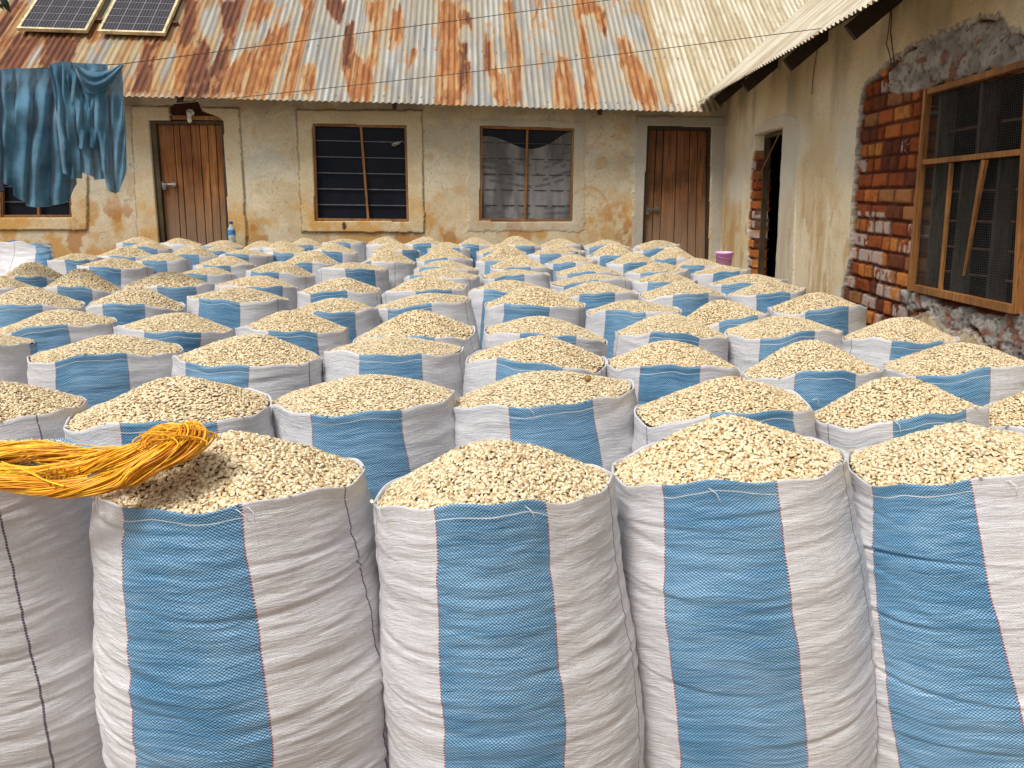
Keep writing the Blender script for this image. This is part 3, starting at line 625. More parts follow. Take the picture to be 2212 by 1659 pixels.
def colR(U, V, D):
    row, col, e = layout(U, V); h = hsh(row, col, 45); h2 = hsh(row, col, 48)
    bc = lerp((.30, .075, .025), (.56, .18, .045), sstep(.35, .8, h)); bc = lerp(bc, (.36, .17, .07), (h2 > .78)*.8); bc = lerp(bc, (.14, .045, .026), (h2 < .2)*.9)
    bc = lerp(bc, (.66, .25, .06), ((h > .8) & (h2 > .3))*.7)
    bc = lerp(bc, bc*.7, sstep(.5, .7, fbm(U*16, V*16, 61, 4)))
    ww = np.where(V < 1.62, .38, .09)+.5*sstep(2.45, 2.75, V)
    bc = lerp(bc, (.55, .44, .38), ((hsh(row, col, 49) < ww) & (fbm(U*22, V*9, 62, 4) > .40))*.85)
    bc = lerp(bc, (.10, .03, .018), sstep(.015, .009, e)*.88)
    n1 = fbm(U*1.4, V*1.4, 63, 5); n2 = fbm(U*7, V*2.4, 64, 5)
    pc = lerp((.76, .60, .36), (.90, .76, .52), sstep(.35, .65, n1)); pc = lerp(pc, (.60, .42, .20), sstep(.48, .72, n2)*sstep(2.5, 1.2, V)*.7)
    pc = lerp(pc, (.58, .44, .25), sstep(1.1, .2, U)*sstep(2.6, 1.9, V)*.6)
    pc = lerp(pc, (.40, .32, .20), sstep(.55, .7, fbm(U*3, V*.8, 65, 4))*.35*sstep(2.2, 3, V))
    pc = lerp(pc, (.58, .33, .12), sstep(.62, .68, fbm(U*6+3, V*3, 69, 4))*.55*sstep(2.0, 1.4, V))
    pc = lerp(pc, (.16, .11, .07), sstep(.86, .9, fbm(U*45, V*30, 66, 2))*.6)
    ck = np.abs(fbm(U*2.3+4, V*2.9, 67, 4)-.5); pc = lerp(pc, (.25, .2, .14), sstep(.004, .001, ck)*.4)
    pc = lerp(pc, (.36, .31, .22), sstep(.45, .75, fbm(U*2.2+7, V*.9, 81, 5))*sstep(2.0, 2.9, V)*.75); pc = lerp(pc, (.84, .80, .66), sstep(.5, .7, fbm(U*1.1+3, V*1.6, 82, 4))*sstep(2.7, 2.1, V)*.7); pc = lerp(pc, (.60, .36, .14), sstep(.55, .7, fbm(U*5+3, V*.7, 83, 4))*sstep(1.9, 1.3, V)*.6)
    ds = wob(U, V, Ds, .01, 4); pc = lerp(pc, (.60, .58, .51), ds*.45)
    ip = wob(U, V, B_, .034, 9); C = np.where((ip | wob(U, V, St, .02))[..., None], bc, pc)
    ed = np.zeros(U.shape, bool)
    for du, dv in ((.03, 0), (-.03, 0), (0, .03), (0, -.03)): ed |= wob(U+du, V+dv, B_, .034, 9) & ~ip
    C = lerp(C, lerp((.30, .25, .20), (.58, .52, .44), sstep(.4, .6, fbm(U*40, V*40, 91, 2))), ed*.85)
    cm = wob(U, V, Cm, .04) | wob(U, V, C2_, .05); cc_ = lerp((.30, .27, .235), (.48, .44, .39), sstep(.35, .65, fbm(U*9, V*12, 55, 5)))
    cc_ = lerp(cc_, (.30, .10, .05), sstep(.60, .68, fbm(U*8, V*11, 68, 4))*.8*(wob(U, V, C2_, .05) | (V < 2.62)))
    ck = np.abs(fbm(U*5, V*7, 56, 4)-.5); cc_ = lerp(cc_, (.06, .045, .035), sstep(.013, .004, ck)*.8)
    C = lerp(C, 0, 0) if False else C
    return np.where(cm[..., None], cc_, C)
D_full = [D_[0], D_[1], (D_[2][0], .5), (D_[3][0], .5)]
rel(wall_grid(RW, -.02, 11.5, -.02, 3.14, .0095, .0095, [W_, D_full], depthR, colR, 'wall', M['brick'], None, back=.15), side)
# dark room behind the right wing
mb = MB(); r0, r1, dn = -.0, 8.2, -2.4
P_ = lambda u, v, d: tuple(RW.P(u, v, d))
def room(pl, u0, u1, v0, v1, d0, d1):
    p = [pl.P(u0, v0, d0), pl.P(u1, v0, d0), pl.P(u1, v1, d0), pl.P(u0, v1, d0), pl.P(u0, v0, d1), pl.P(u1, v0, d1), pl.P(u1, v1, d1), pl.P(u0, v1, d1)]
    m = MB(); m.add(p, [(4, 5, 6, 7), (0, 1, 5, 4), (1, 2, 6, 5), (2, 3, 7, 6), (3, 0, 4, 7)]); return m
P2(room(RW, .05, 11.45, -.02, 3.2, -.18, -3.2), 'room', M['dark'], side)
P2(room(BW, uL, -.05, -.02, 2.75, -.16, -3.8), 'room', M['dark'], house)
# big window in the right wall
def rp(p, d=0): return np.array(RW.P(*RW.uv(*p), d))
TL, TR, BR, BL = [rp(p) for p in WIN]; dv = nR*.02
fw = MB(); fw.bar(rp(c4(556, 345))+dv, rp(c4(468, 1384))+dv, .034, .045, nR)
fw.bar(rp(c4(570, 350))+dv, rp(c4(1100, 198))+dv, .036, .044, nR); fw.bar(rp(c4(495, 1370))+dv, rp(c4(1022, 1483))+dv, .048, .035, nR)
fw.bar(rp(c4(1100, 190))+dv, rp(c4(1022, 1505))+dv, .034, .046, nR)
win = P2(fw, 'window', M['wood_new'], side, bevel=.004)
def sub(mb, name, mat, **k): o = mb.build(name, mat, **k); o.parent = win; return o
m = MB(); m.bar(rp(c4(538, 717))+dv*1.3, rp(c4(1090, 660))+dv*1.3, .032, .02, nR); sub(m, 'transom', M['wood_new'], bevel=.003)
m = MB(); m.bar(rp(c4(685, 722))+dv*1.3, rp(c4(626, 1385))+dv*1.3, .026, .02, nR); sub(m, 'batten', M['wood_new'], bevel=.003)
m = MB(); a, b = rp(c4(875, 705))+dv*1.6, rp(c4(770, 1305))+dv*2.2; dd = (b-a)/np.linalg.norm(b-a); cx = np.cross(dd, nR)
m.hexa([a-cx*.02, a+cx*.02, a+cx*.02+nR*.02, a-cx*.02+nR*.02]+[b-cx*.018*0-cx*.004-dd*0, b+cx*.004, b+cx*.004+nR*.01, b-cx*.004+nR*.01])
sub(m, 'broken_batten', M['wood_new'])
dk_ = -nR*.055
for (t, b, w_) in (((815, 300), (785, 690), .10), ((716, 720), (650, 1400), .10), ((905, 700), (835, 1440), .13), ((600, 350), (520, 1390), .11)):
    m = MB(); m.bar(rp(c4(*t))+dk_, rp(c4(*b))+dk_, .03, .10, nR); sub(m, 'post', M['wood_grey'], bevel=.004)
for (a, b) in (((590, 556), (790, 520)), ((850, 505), (1090, 470)), ((550, 872), (660, 866)), ((720, 862), (850, 860)), ((920, 857), (1060, 852)), ((545, 1020), (650, 1022)), ((705, 1022), (830, 1026)), ((895, 1026), (1060, 1032)),
               ((535, 1148), (640, 1158)), ((690, 1165), (820, 1172)), ((880, 1180), (1050, 1190)), ((520, 1277), (630, 1285)), ((685, 1300), (810, 1312)), ((865, 1332), (1040, 1350))):
    m = MB(); m.tube([rp(c4(*a), -.08), rp(c4(*b), -.08)], .008, 6); sub(m, 'window_bar', M['rust'])
m = MB(); k = nR*.004; nW = 62; nH = 92
for i in range(1, nW):
    f = i/nW; a, b = TL+(TR-TL)*f, BL+(BR-BL)*f; m.bar(a+k, b+k, .0013, .0013, nR)
for i in range(1, nH):
    f = i/nH; a, b = TL+(BL-TL)*f, TR+(BR-TR)*f; m.bar(a+k, b+k, .0013, .0013, nR)
sub(m, 'wire_mesh', M['mesh'])
# open doorway: frame, lintel, two hanging laths
m = MB(); m.bar(rp(c5(676, 470), -.03), rp(c5(618, 1640), -.03), .035, .06, nR); m.bar(rp(c5(655, 455), -.05), rp(c5(852, 398), -.05), .04, .05, nR)
dfr = P2(m, 'door_frame', M['wood_olive'], side)
m = MB(); m.bar(rp(c5(664, 470), -.05), rp(c5(598, 1640), -.05), .018, .02, nR); x = m.build('edge_strip', M['wood_new']); x.parent = dfr
m = MB(); m.tube([rp(c5(776, 415), -.03), rp(c5(632, 805), .03)], .009, 6); x = m.build('lath', M['wood_frame']); x.parent = dfr
m = MB(); m.tube([rp(c5(784, 415), -.04), rp(c5(836, 612), -.02)], .009, 6); x = m.build('lath', M['wood_frame']); x.parent = dfr
# loose wires hanging from the eave along the plaster
for pts in ([(1938, 20), (1934, 60), (1929, 95), (1936, 118), (1941, 145)], [(1941, 15), (1938, 70), (1944, 118), (1946, 148)], [(1776, 105), (1773, 130), (1768, 160), (1764, 205)]):
    m = MB(); m.tube([rp(p, .045) for p in pts], .004, 5); P2(m, 'loose_wire', M['wire'], side)
# bottle in the louvres of the middle window
c = np.array(BW.P(*BW.uv(857, 309), -.045)); ax = np.array(BW.P(*BW.uv(874, 302), -.045))-c; ax /= np.linalg.norm(ax)
m = MB(); m.tube([c-ax*.07, c-ax*.065, c+ax*.03, c+ax*.05, c+ax*.055, c+ax*.085], [.02, .034, .034, .016, .014, .014], 12)
tag(m.build('bottle', M['grey_bottle'] if 'grey_bottle' in M else M['steel'], smooth=True), 'small grey bottle stuck between the louvre bars of the dark window beside the plank door', 'bottle')

# solar panels on the back roof
def panel(q, label):
    bl, br, tr = [np.array(RB.uv(x, y, .10)) for x, y in q]; ln = 1.62
    u0, u1 = bl[0], br[0]; v0 = (bl[1]+br[1])/2; v1 = v0+ln; d0, d1 = .055, .10
    t = thing('solar_panel', label, 'solar panel', tuple(RB.P((u0+u1)/2, v0, d0)), 'solar panels on the rusty roof'); t.matrix_basis = Matrix.Translation(t.location)
    f = MB(); fw = .035
    f.box(RB, u0, u1, v0, v0+fw, d0, d1); f.box(RB, u0, u1, v1-fw, v1, d0, d1); f.box(RB, u0, u0+fw, v0+fw, v1-fw, d0, d1); f.box(RB, u1-fw, u1, v0+fw, v1-fw, d0, d1)
    P2(f, 'frame', M['alu'], t, bevel=.002)
    g_ = MB(); g_.box(RB, u0+fw, u1-fw, v0+fw, v1-fw, d1-.02, d1-.006); P2(g_, 'cell_plate', M['cells'], t)
    L_ = MB(); a0, a1, b0, b1 = u0+fw, u1-fw, v0+fw, v1-fw; nc, nrow = 4, 9
    for i in range(1, nc): x = a0+(a1-a0)*i/nc; L_.box(RB, x-.0035, x+.0035, b0, b1, d1-.006, d1-.004)
    for i in range(1, nrow): y = b0+(b1-b0)*i/nrow; L_.box(RB, a0, a1, y-.0025, y+.0025, d1-.006, d1-.0045)
    for i in range(nc):
        for k in (1, 2, 3, 4): x = a0+(a1-a0)*(i+k/5)/nc; L_.box(RB, x-.0008, x+.0008, b0, b1, d1-.006, d1-.005)
    P2(L_, 'grid_lines', M['cell_line'], t)
    for v in (v0+.35, v0+1.2):
        b = MB(); b.box(RB, u0-.06, u1+.08, v-.02, v+.02, .012, d0); P2(b, 'mounting_rail', M['rust'], t)
tcl = NT('solar_cells'); M['cells'] = tcl.out((.035, .032, .038, 1), .25, None, Specular_IOR_Level=.3)
M['cell_line'] = simple('silver_line', (.32, .32, .32), .4, .1)
panel([(36, 59), (186, 66), (240, 0)], 'left of the two solar panels, beside the roof edge with leaves in front')
panel([(211, 64), (354, 73), (390, 0)], 'right of the two solar panels, next to the dark rust stripe on the roof')
# ------------------------------------------------------------------ sacks of maize
HB, R0, EY = 1.08, .285, .83
M['thread'] = simple('white_thread', (.8, .8, .78), .6, .05)
def rimR(th, sd, k=1.0):
    r = 1+k*(.022*np.cos(2*th+sd*1.7)+.016*np.cos(3*th+sd*2.9)+.010*np.cos(4*th+sd*.7)+.007*np.cos(7*th+sd))
    return r
def rimZ(th, sd, tilt=0):
    f = sstep(.35, -.35, np.sin(th)); k = .024 if sd > 30 else (.021 if sd < 8.5 else .013)
    return HB+(-k*np.cos(2*th))*f+(-k*.9-.010*np.sin(th))*(1-f)+.009*np.sin(2*th+sd)*f+.007*np.sin(3*th+sd*2.3)+.005*np.sin(5*th+sd*1.1)+.004*np.sin(11*th+sd*3)+tilt*R0*np.cos(th)
def body_mesh(sd, nth, nz, mat, wr=1.0, tilt=0, slant=0, bandshift=0, creases=70, bow=0, bulge=.10, cs=0):
    rs = np.random.RandomState((int(sd*1000)+cs*131) % 99991+1)
    th = np.arange(nth)/nth*2*PI; t = np.linspace(0, 1, nz)
    TH, T = np.meshgrid(th, t); RZ = rimZ(TH, sd, tilt); Z = RZ*T
    prof = .93+bulge*np.sin(PI*np.clip(T*1.02, 0, 1)**.8)+.009*np.sin(T*9+sd)+.007*np.sin(T*17+sd*2)
    prof = np.where(T < .06, prof*(.90+.10*np.sin(T/.06*PI/2)), prof)
    kk = T*1.0
    sq = 1+(.02*np.cos(2*TH+sd*1.7)+.016*np.cos(3*TH+sd*2.9)+.010*np.cos(4*TH+sd*.7)+.007*np.cos(7*TH+sd))*kk+.018*(1-kk)*np.cos(3*TH+sd*5)+.01*np.sin(2*TH+T*6)*np.sin(PI*T)
    R = R0*prof*sq/(.93+.009*np.sin(9+sd)+.007*np.sin(17+sd*2)+bulge*np.sin(PI*np.clip(1.02, 0, 1)**.8))*1.0
    Rtop = R0*rimR(TH, sd); R = R*(1-sstep(.93, 1, T))+Rtop*sstep(.93, 1, T)
    U = (TH-1.5*PI+PI) % (2*PI)-PI; A = U*R0
    disp = .0035*(fbm((A+5)*7, Z*38, int(sd*7)+cs+1, 4)-.5)*2+.006*(fbm((A+5)*3, Z*12, int(sd*7)+cs+2, 3)-.5)*2
    if creases:
        for k in range(creases):
            a0 = rs.uniform(-.9, .9); v0 = rs.uniform(.05, HB-.04); L = rs.uniform(.05, .26); s = rs.uniform(.004, .011); am = rs.uniform(.0007, .0028)*(1+1.6*(rs.rand() > .92))
            sl = rs.uniform(-.16, .16); cv = rs.uniform(-.5, .5)
            da = (A-a0+.9) % 1.8-.9; dz = Z-v0-sl*da-cv*da*da; g_ = np.exp(-(da/L)**2)
            disp = disp+am*g_*(-np.exp(-(dz/s)**2)+.55*np.exp(-((dz-1.9*s)/(1.5*s))**2))
    fade = sstep(1.0, .96, T)
    R = R+disp*wr*fade
    X = R*np.cos(TH); Y = R*np.sin(TH)*EY
    V = [np.stack([X, Y, Z], -1).reshape(-1, 3)]
    uo = A+bandshift+slant*(HB-Z)+.010*(vn(Z*5, Z*0, int(sd*3))-.5)+.004*(vn(Z*17, Z*0, int(sd*5))-.5)
    UV = [np.stack([uo, Z-RZ], -1).reshape(-1, 2)]
    # rim roll: over the edge and down inside
    for dr, dz in ((-.0025, .0015), (-.006, -.001), (-.008, -.02), (-.010, -.05)):
        X = (Rtop[-1]+dr)*np.cos(th); Y = (Rtop[-1]+dr)*np.sin(th)*EY
        V.append(np.stack([X, Y, RZ[-1]+dz], -1)); UV.append(np.stack([uo[-1], np.full(nth, dz-.0)], -1))
    V = np.concatenate(V); UV = np.concatenate(UV); n = nz+4
    i = np.arange(n-1)[:, None]; j = np.arange(nth)[None]; jn = (j+1) % nth
    q = np.stack([i*nth+j, i*nth+jn, (i+1)*nth+jn, (i+1)*nth+j], -1).reshape(-1, 4)
    me = mesh_np('sack_cloth', V, q, mat, True)
    l = me.uv_layers.new(name='UVMap'); lv = q.ravel(); uvs = UV[lv].copy()
    # fix wrap at the back
    u4 = uvs[:, 0].reshape(-1, 4); mx = u4.max(1, keepdims=True); u4 = np.where((mx-u4) > 1.0, u4+2*PI*R0, u4); uvs[:, 0] = u4.ravel()
    l.data.foreach_set('uv', uvs.astype(np.float32).ravel())
    return me
def kernel_base(m, n):
    """a maize kernel: wedge with a broad dented crown and a narrow tip; length 1 along x"""
    V = []; tp = []
    for i in range(n):
        a = (i+.5)/n*PI if n > 2 else (PI*.28, PI*.72)[i]; x = -math.cos(a)*.5; s = math.sin(a)**.62
        wd = (.30+.14*(x+.5))*1.0; thk = .20-.03*(x+.5)
        for j in range(m):
            b = 2*PI*j/m+PI/m; cy, cz = math.cos(b), math.sin(b)
            cy = math.copysign(abs(cy)**.75, cy); V.append((x, s*wd*cy*1.05, s*thk*cz)); tp.append(x+.5)
    k = len(V); V += [(-.53, 0, 0), (.46, 0, 0)]; tp += [0, 1]
    fc = []
    for i in range(n-1):
        for j in range(m):
            a, b, c, d = i*m+j, i*m+(j+1) % m, (i+1)*m+(j+1) % m, (i+1)*m+j; fc += [(a, b, c), (a, c, d)]
    for j in range(m): fc += [(k, (j+1) % m, j), (k+1, (n-1)*m+j, (n-1)*m+(j+1) % m)]
    return np.array(V), np.array(fc), np.array(tp)
KB = {'hi': kernel_base(8, 4), 'mid': kernel_base(6, 2), 'low': kernel_base(4, 2)}
def heap_mesh(sd, lod, HH, tilt=0, cx=0, cy=0, sp=.0073, spill=None):
    rs = np.random.RandomState(int(sd*777) % 99991+3); sp = sp*{'hi': 1, 'mid': 1.06, 'low': 1.38}[lod]
    def zf(x, y):
        y = y/EY; th = np.arctan2(y, x); R = R0*rimR(th, sd)-.007
        rx, ry = x-cx*(1-np.hypot(x, y)/R), y-cy*(1-np.hypot(x, y)/R)
        s = np.hypot(rx, ry)/R
        s = np.clip(s, 0, 1.02); pr = .25*(.5+.5*np.cos(PI*s))+.75*(1-(np.sqrt(s*s+.07)-.2646)/(1.0344-.2646))+.045*np.sin(PI*s)
        return HB+(rimZ(th, sd, tilt)-HB)*np.clip(s, 0, 1)**2-.010+HH*np.clip(pr, -.1, 1.1)+.015*(fbm(x*9+sd, y*9, 7, 4)-.5)*2*np.clip(1.2-s, 0, 1), s
    g_ = np.arange(-.34, .34, sp); X, Y = np.meshgrid(g_, g_*.87); X = X+(np.arange(X.shape[0]) % 2)[:, None]*sp/2
    X = (X+rs.uniform(-.34, .34, X.shape)*sp).ravel(); Y = (Y+rs.uniform(-.34, .34, Y.shape)*sp).ravel()
    th = np.arctan2(Y/EY, X); ok = np.hypot(X, Y/EY) < R0*rimR(th, sd)-.012; X, Y = X[ok], Y[ok]
    Z, s = zf(X, Y); e = .004
    nx = -(zf(X+e, Y)[0]-Z)/e; ny = -(zf(X, Y+e)[0]-Z)/e
    N = len(X); nrm = np.stack([nx, ny, np.ones(N)], -1)+rs.normal(0, .42, (N, 3)); nrm /= np.linalg.norm(nrm, axis=1)[:, None]
    d = rs.normal(0, 1, (N, 3)); d -= nrm*(d*nrm).sum(1)[:, None]; d /= np.linalg.norm(d, axis=1)[:, None]; c = np.cross(nrm, d)
    KV, KF, KT = KB[lod]; L = rs.uniform(.0098, .0130, N)*{'hi': 1, 'mid': 1.08, 'low': 1.42}[lod]; Wd = rs.uniform(.9, 1.25, N); Tk = rs.uniform(.85, 1.35, N)
    P = np.stack([X, Y, Z+rs.uniform(-.0022, .0032, N)], -1)
    V = P[:, None]+d[:, None]*(KV[None, :, 0]*L[:, None])[..., None]+c[:, None]*(KV[None, :, 1]*(L*Wd)[:, None])[..., None]+nrm[:, None]*(KV[None, :, 2]*(L*Tk)[:, None])[..., None]
    Fk = (KF[None]+(np.arange(N)*len(KV))[:, None, None]).reshape(-1, 3); T = np.tile(KT, N)
    V = V.reshape(-1, 3)
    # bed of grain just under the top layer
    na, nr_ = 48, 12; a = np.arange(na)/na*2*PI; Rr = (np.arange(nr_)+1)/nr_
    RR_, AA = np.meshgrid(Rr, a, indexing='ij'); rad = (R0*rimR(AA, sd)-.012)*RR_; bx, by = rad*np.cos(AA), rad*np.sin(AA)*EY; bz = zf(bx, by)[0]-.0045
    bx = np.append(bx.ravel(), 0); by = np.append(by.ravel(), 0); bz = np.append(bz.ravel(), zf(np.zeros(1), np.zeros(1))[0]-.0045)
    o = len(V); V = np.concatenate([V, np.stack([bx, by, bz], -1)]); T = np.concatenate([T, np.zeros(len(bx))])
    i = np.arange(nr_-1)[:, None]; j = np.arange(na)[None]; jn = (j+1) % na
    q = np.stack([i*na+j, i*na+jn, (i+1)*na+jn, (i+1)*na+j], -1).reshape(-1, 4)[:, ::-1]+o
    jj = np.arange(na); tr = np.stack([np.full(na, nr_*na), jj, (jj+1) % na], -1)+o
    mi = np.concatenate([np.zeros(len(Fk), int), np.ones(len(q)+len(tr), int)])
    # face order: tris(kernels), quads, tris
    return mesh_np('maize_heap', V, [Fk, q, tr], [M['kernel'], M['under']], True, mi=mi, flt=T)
def A_(x, y): return x/2.458*.8641, (560+y/2.458)*.8641
def cvt(c, x, y):
    if c in 'ABC': return ({'A': 0, 'B': 850, 'C': 1660}[c]+x/2.458)*.8641, (560+y/2.458)*.8641
    if c == 'D': return x, y
    return ({'P': 0, 'Q': 440, 'R': 880, 'S': 1320, 'T': 1700}[c]+x/4.608)*.8641, (580+y/4.608)*.8641
# row, crop, left, right, rim front y, peak y, stripe centre (None = turned away), tilt, peak x
DATA = [
 (1, 'D', -375, 200, 1064, 1012, -420, .04, -70), (1, 'D', 186, 802, 1098, 930, 362, .03, 505), (1, 'D', 806, 1324, 1092, 943, 1067, .08, 1085), (1, 'D', 1321, 1830, 1040, 896, 1584, .12, 1610), (1, 'D', 1828, 2400, 1034, 911, 2024, .10, 2080),
 (2, 'A', -330, 450, 1205, 945, -260, .08, 50), (2, 'A', 365, 1650, 1215, 925, 930, .06, 1000), (2, 'B', -500, 705, 1165, 925, 40, .05, 150), (2, 'B', 655, 1780, 1125, 895, 1305, .08, 1320), (2, 'C', -185, 925, 1160, 925, 580, .08, 400), (2, 'C', 890, 2000, 1210, 905, 1730, .10, 1400), (2, 'C', 1980, 2980, 1215, 960, None, .04, 2350),
 (3, 'A', -560, 200, 755, 690, None, 0, -60), (3, 'A', 165, 1130, 802, 680, 520, .0, 640), (3, 'A', 1040, 2000, 872, 672, 1285, -.01, 1560), (3, 'B', -75, 770, 812, 690, 320, 0, 330), (3, 'B', 770, 1640, 855, 680, 1150, -.01, 1230), (3, 'B', 1640, 2462, 868, 705, 2050, 0, 2060), (3, 'C', 475, 1345, 905, 705, 1030, .05, 880), (3, 'C', 1340, 2330, 920, 728, 1845, .07, 1850),
 (4, 'A', -60, 720, 622, 525, 210, .06, 400), (4, 'A', 697, 1445, 660, 540, 1030, -.06, 1080), (4, 'A', 1445, 2142, 664, 525, 1775, 0, 1830), (4, 'B', 55, 825, 690, 525, 375, .08, 580), (4, 'B', 885, 1645, 685, 560, 1280, -.06, 1270), (4, 'B', 1690, 2390, 672, 545, 2060, -.03, 1930), (4, 'C', 365, 1095, 698, 560, 800, .03, 740), (4, 'C', 1095, 1820, 722, 567, 1590, .0, 1400),
 (5, 'A', -140, 525, 500, 385, 70, -.02, 300), (5, 'A', 525, 1140, 495, 380, 735, -.04, 850), (5, 'A', 1145, 1790, 485, 385, 1312, -.05, 1440), (5, 'A', 1760, 2325, 548, 450, 2040, 0, 2060), (5, 'B', 205, 805, 497, 425, 430, .10, 590), (5, 'B', 888, 1510, 502, 380, 1155, -.02, 1180), (5, 'B', 1510, 2100, 545, 462, 1755, .03, 1810), (5, 'C', 100, 655, 592, 460, 490, .08, 380), (5, 'C', 635, 1250, 528, 420, 1035, .03, 960),
 (6, 'A', -250, 240, 398, 315, None, 0, 0), (6, 'A', 243, 742, 385, 272, 435, -.02, 510), (6, 'A', 742, 1320, 392, 290, 1070, -.02, 1010), (6, 'A', 1320, 1830, 390, 312, 1600, -.04, 1600), (6, 'A', 1825, 2340, 412, 326, 2005, .03, 2120), (6, 'B', 250, 785, 412, 320, 580, .09, 560), (6, 'B', 785, 1330, 420, 340, 985, 0, 1030), (6, 'B', 1335, 1835, 428, 350, 1572, .03, 1620), (6, 'B', 1838, 2375, 430, 350, 2175, .03, 2120), (6, 'C', 385, 870, 430, 345, 690, .09, 650),
 (7, 'P', -60, 800, 520, 340, 335, 0, 430), (7, 'P', 870, 1790, 425, 290, 1160, -.06, 1290), (7, 'Q', 10, 710, 490, 395, 180, -.04, 370), (7, 'Q', 805, 1605, 470, 328, 1000, -.08, 1130), (7, 'R', -415, 435, 430, 345, 100, 0, 40), (7, 'R', 605, 1475, 522, 410, 790, .02, 1100), (7, 'R', 1485, 2290, 500, 425, 1800, .03, 1920), (7, 'S', 255, 1200, 560, 480, 620, .05, 760), (7, 'S', 1190, 1960, 575, 460, 1545, 0, 1570), (7, 'T', 310, 1240, 590, 480, 680, .06, 850),
 (8, 'P', 595, 1190, 335, 242, 870, .02, 960), (8, 'Q', 205, 925, 388, 268, 440, 0, 560), (8, 'Q', 1220, 1890, 352, 205, 1418, 0, 1560), (8, 'R', 90, 730, 348, 190, 135, 0, 400), (8, 'R', 710, 1475, 430, 318, 885, -.02, 1130), (8, 'R', 1580, 2340, 408, 270, 1890, -.03, 1950), (8, 'S', 325, 1080, 455, 362, 615, .0, 690), (8, 'S', 1110, 1850, 468, 345, 1470, .04, 1490), (8, 'T', 130, 790, 460, 385, 550, .06, 540),
 (9, 'P', 1130, 1800, 295, 160, 1385, -.02, 1420), (9, 'P', 1560, 2180, 330, 235, 1760, 0, 1800), (9, 'Q', -20, 420, 258, 140, 140, -.03, 220), (9, 'Q', 590, 1225, 258, 195, 800, -.02, 850), (9, 'Q', 1560, 2100, 225, 122, 1780, -.03, 1820), (9, 'R', 215, 800, 215, 105, 690, 0, 480), (9, 'R', 730, 1400, 295, 168, 960, 0, 1080), (9, 'R', 1430, 2090, 330, 172, 1655, .03, 1790), (9, 'S', 190, 800, 350, 252, 415, .03, 510), (9, 'S', 885, 1500, 355, 232, 1245, .04, 1180), (9, 'S', 1690, 2210, 382, 296, 1910, .02, 1970),
 (10, 'P', 1540, 2010, 198, 96, 1730, -.03, 1740), (10, 'Q', 330, 700, 218, 150, 460, -.02, 500), (10, 'Q', 960, 1400, 242, 160, 1138, 0, 1140), (10, 'R', 930, 1410, 182, 112, 1180, 0, 1110), (10, 'R', 1435, 2000, 215, 130, 1620, 0, 1720), (10, 'S', -10, 560, 250, 195, 265, .03, 290), (10, 'S', 665, 1260, 272, 122, 960, .03, 920), (10, 'S', 1365, 1930, 302, 166, 1590, .03, 1600),
 (11, 'P', 1880, 2280, 135, 47, 2000, 0, 2100), (11, 'Q', 600, 935, 172, 90, 675, 0, 790), (11, 'Q', 1170, 1480, 190, 96, None, 0, 1300), (11, 'S', 80, 660, 220, 140, 465, 0, 290), (11, 'S', 1180, 1760, 190, 158, 1455, .0, 1500),
 (12, 'Q', 250, 605, 138, 65, None, 0, 420), (12, 'Q', 900, 1210, 170, 96, None, 0, 1040), (12, 'Q', 1395, 1760, 160, 66, 1560, 0, 1575), (12, 'Q', 1800, 2190, 132, 76, 1960, 0, 1930), (12, 'R', -80, 340, 150, 45, None, 0, 130), (12, 'R', 550, 975, 132, 50, 730, 0, 750), (12, 'R', 1130, 1560, 138, 58, 1290, 0, 1280), (12, 'R', 1600, 2120, 155, 40, 1945, 0, 1860),
 (12, 'S', 100, 600, 152, 70, None, 0, 320), (12, 'S', 600, 1120, 155, 85, 780, 0, 870), (12, 'S', 1160, 1740, 158, 90, 1480, .03, 1420),
]
sk = []
for i, (row, c, xl, xr, yf, yp, sc_, tl, pxk) in enumerate(DATA):
    (X1, Y1), (X2, _) = cvt(c, xl, yf), cvt(c, xr, yf); YP = cvt(c, 0, yp)[1]; PX = cvt(c, pxk, 0)[0]
    SX = None if sc_ is None else cvt(c, sc_, 0)[0]
    zr = HB; xm = (X1+X2)/2; r = .285
    for _ in range(6):
        f = on_z(xm, Y1, zr+.030); dh = np.array([f[0], f[1]]); L = np.linalg.norm(dh); cen = dh*(1+.85*r/L)
        fz = cen[1]*CP-(zr-CAMZ)*SP; r = np.clip((X2-X1)/2*fz/F, .262, .305) if row < 7 else np.clip((X2-X1)/2*fz/F, .262, .292)
    sk.append(dict(row=row, c=cen, r=float(r), zr=zr, X=(X1, X2), yf=Y1, yp=YP, sx=SX, tilt=tl, px=PX, fixed=row <= 1, xm=xm))
SQ = .85
def setup(A):
    A['az'] = math.atan2(A['c'][0], A['c'][1])
    if A['sx'] is None: th = A['side']*1.47
    else: th = math.asin(float(np.clip((A['sx']-A['xm'])/((A['X'][1]-A['X'][0])/2), -.93, .93)))
    A['th'] = th-A['az']-A['dr']; A['rot'] = A['dr']
TH_ = np.linspace(0, 2*PI, 73)[:-1]
def rim_world(A, zr, lift=0):
    R = A['r']*rimR(TH_, A['sd']); x, y = R*np.cos(TH_), R*np.sin(TH_)*EY; z = rimZ(TH_, A['sd'])*zr/HB
    c, s_ = math.cos(A['rot']), math.sin(A['rot']); X, Y = x*c-y*s_, x*s_+y*c
    # lean: rotate about the view axis through the rim centre
    ca, sa = math.cos(A['az']), math.sin(A['az']); rx, ry = X*ca-Y*sa, X*sa+Y*ca; tl = math.atan(A['tilt'])
    dz = z-zr; rx2 = rx*math.cos(tl)-dz*math.sin(tl); dz2 = rx*math.sin(tl)+dz*math.cos(tl)
    X, Y = rx2*ca+ry*sa, -rx2*sa+ry*ca
    return np.stack([X+A['c'][0], Y+A['c'][1], zr+dz2], -1), ry
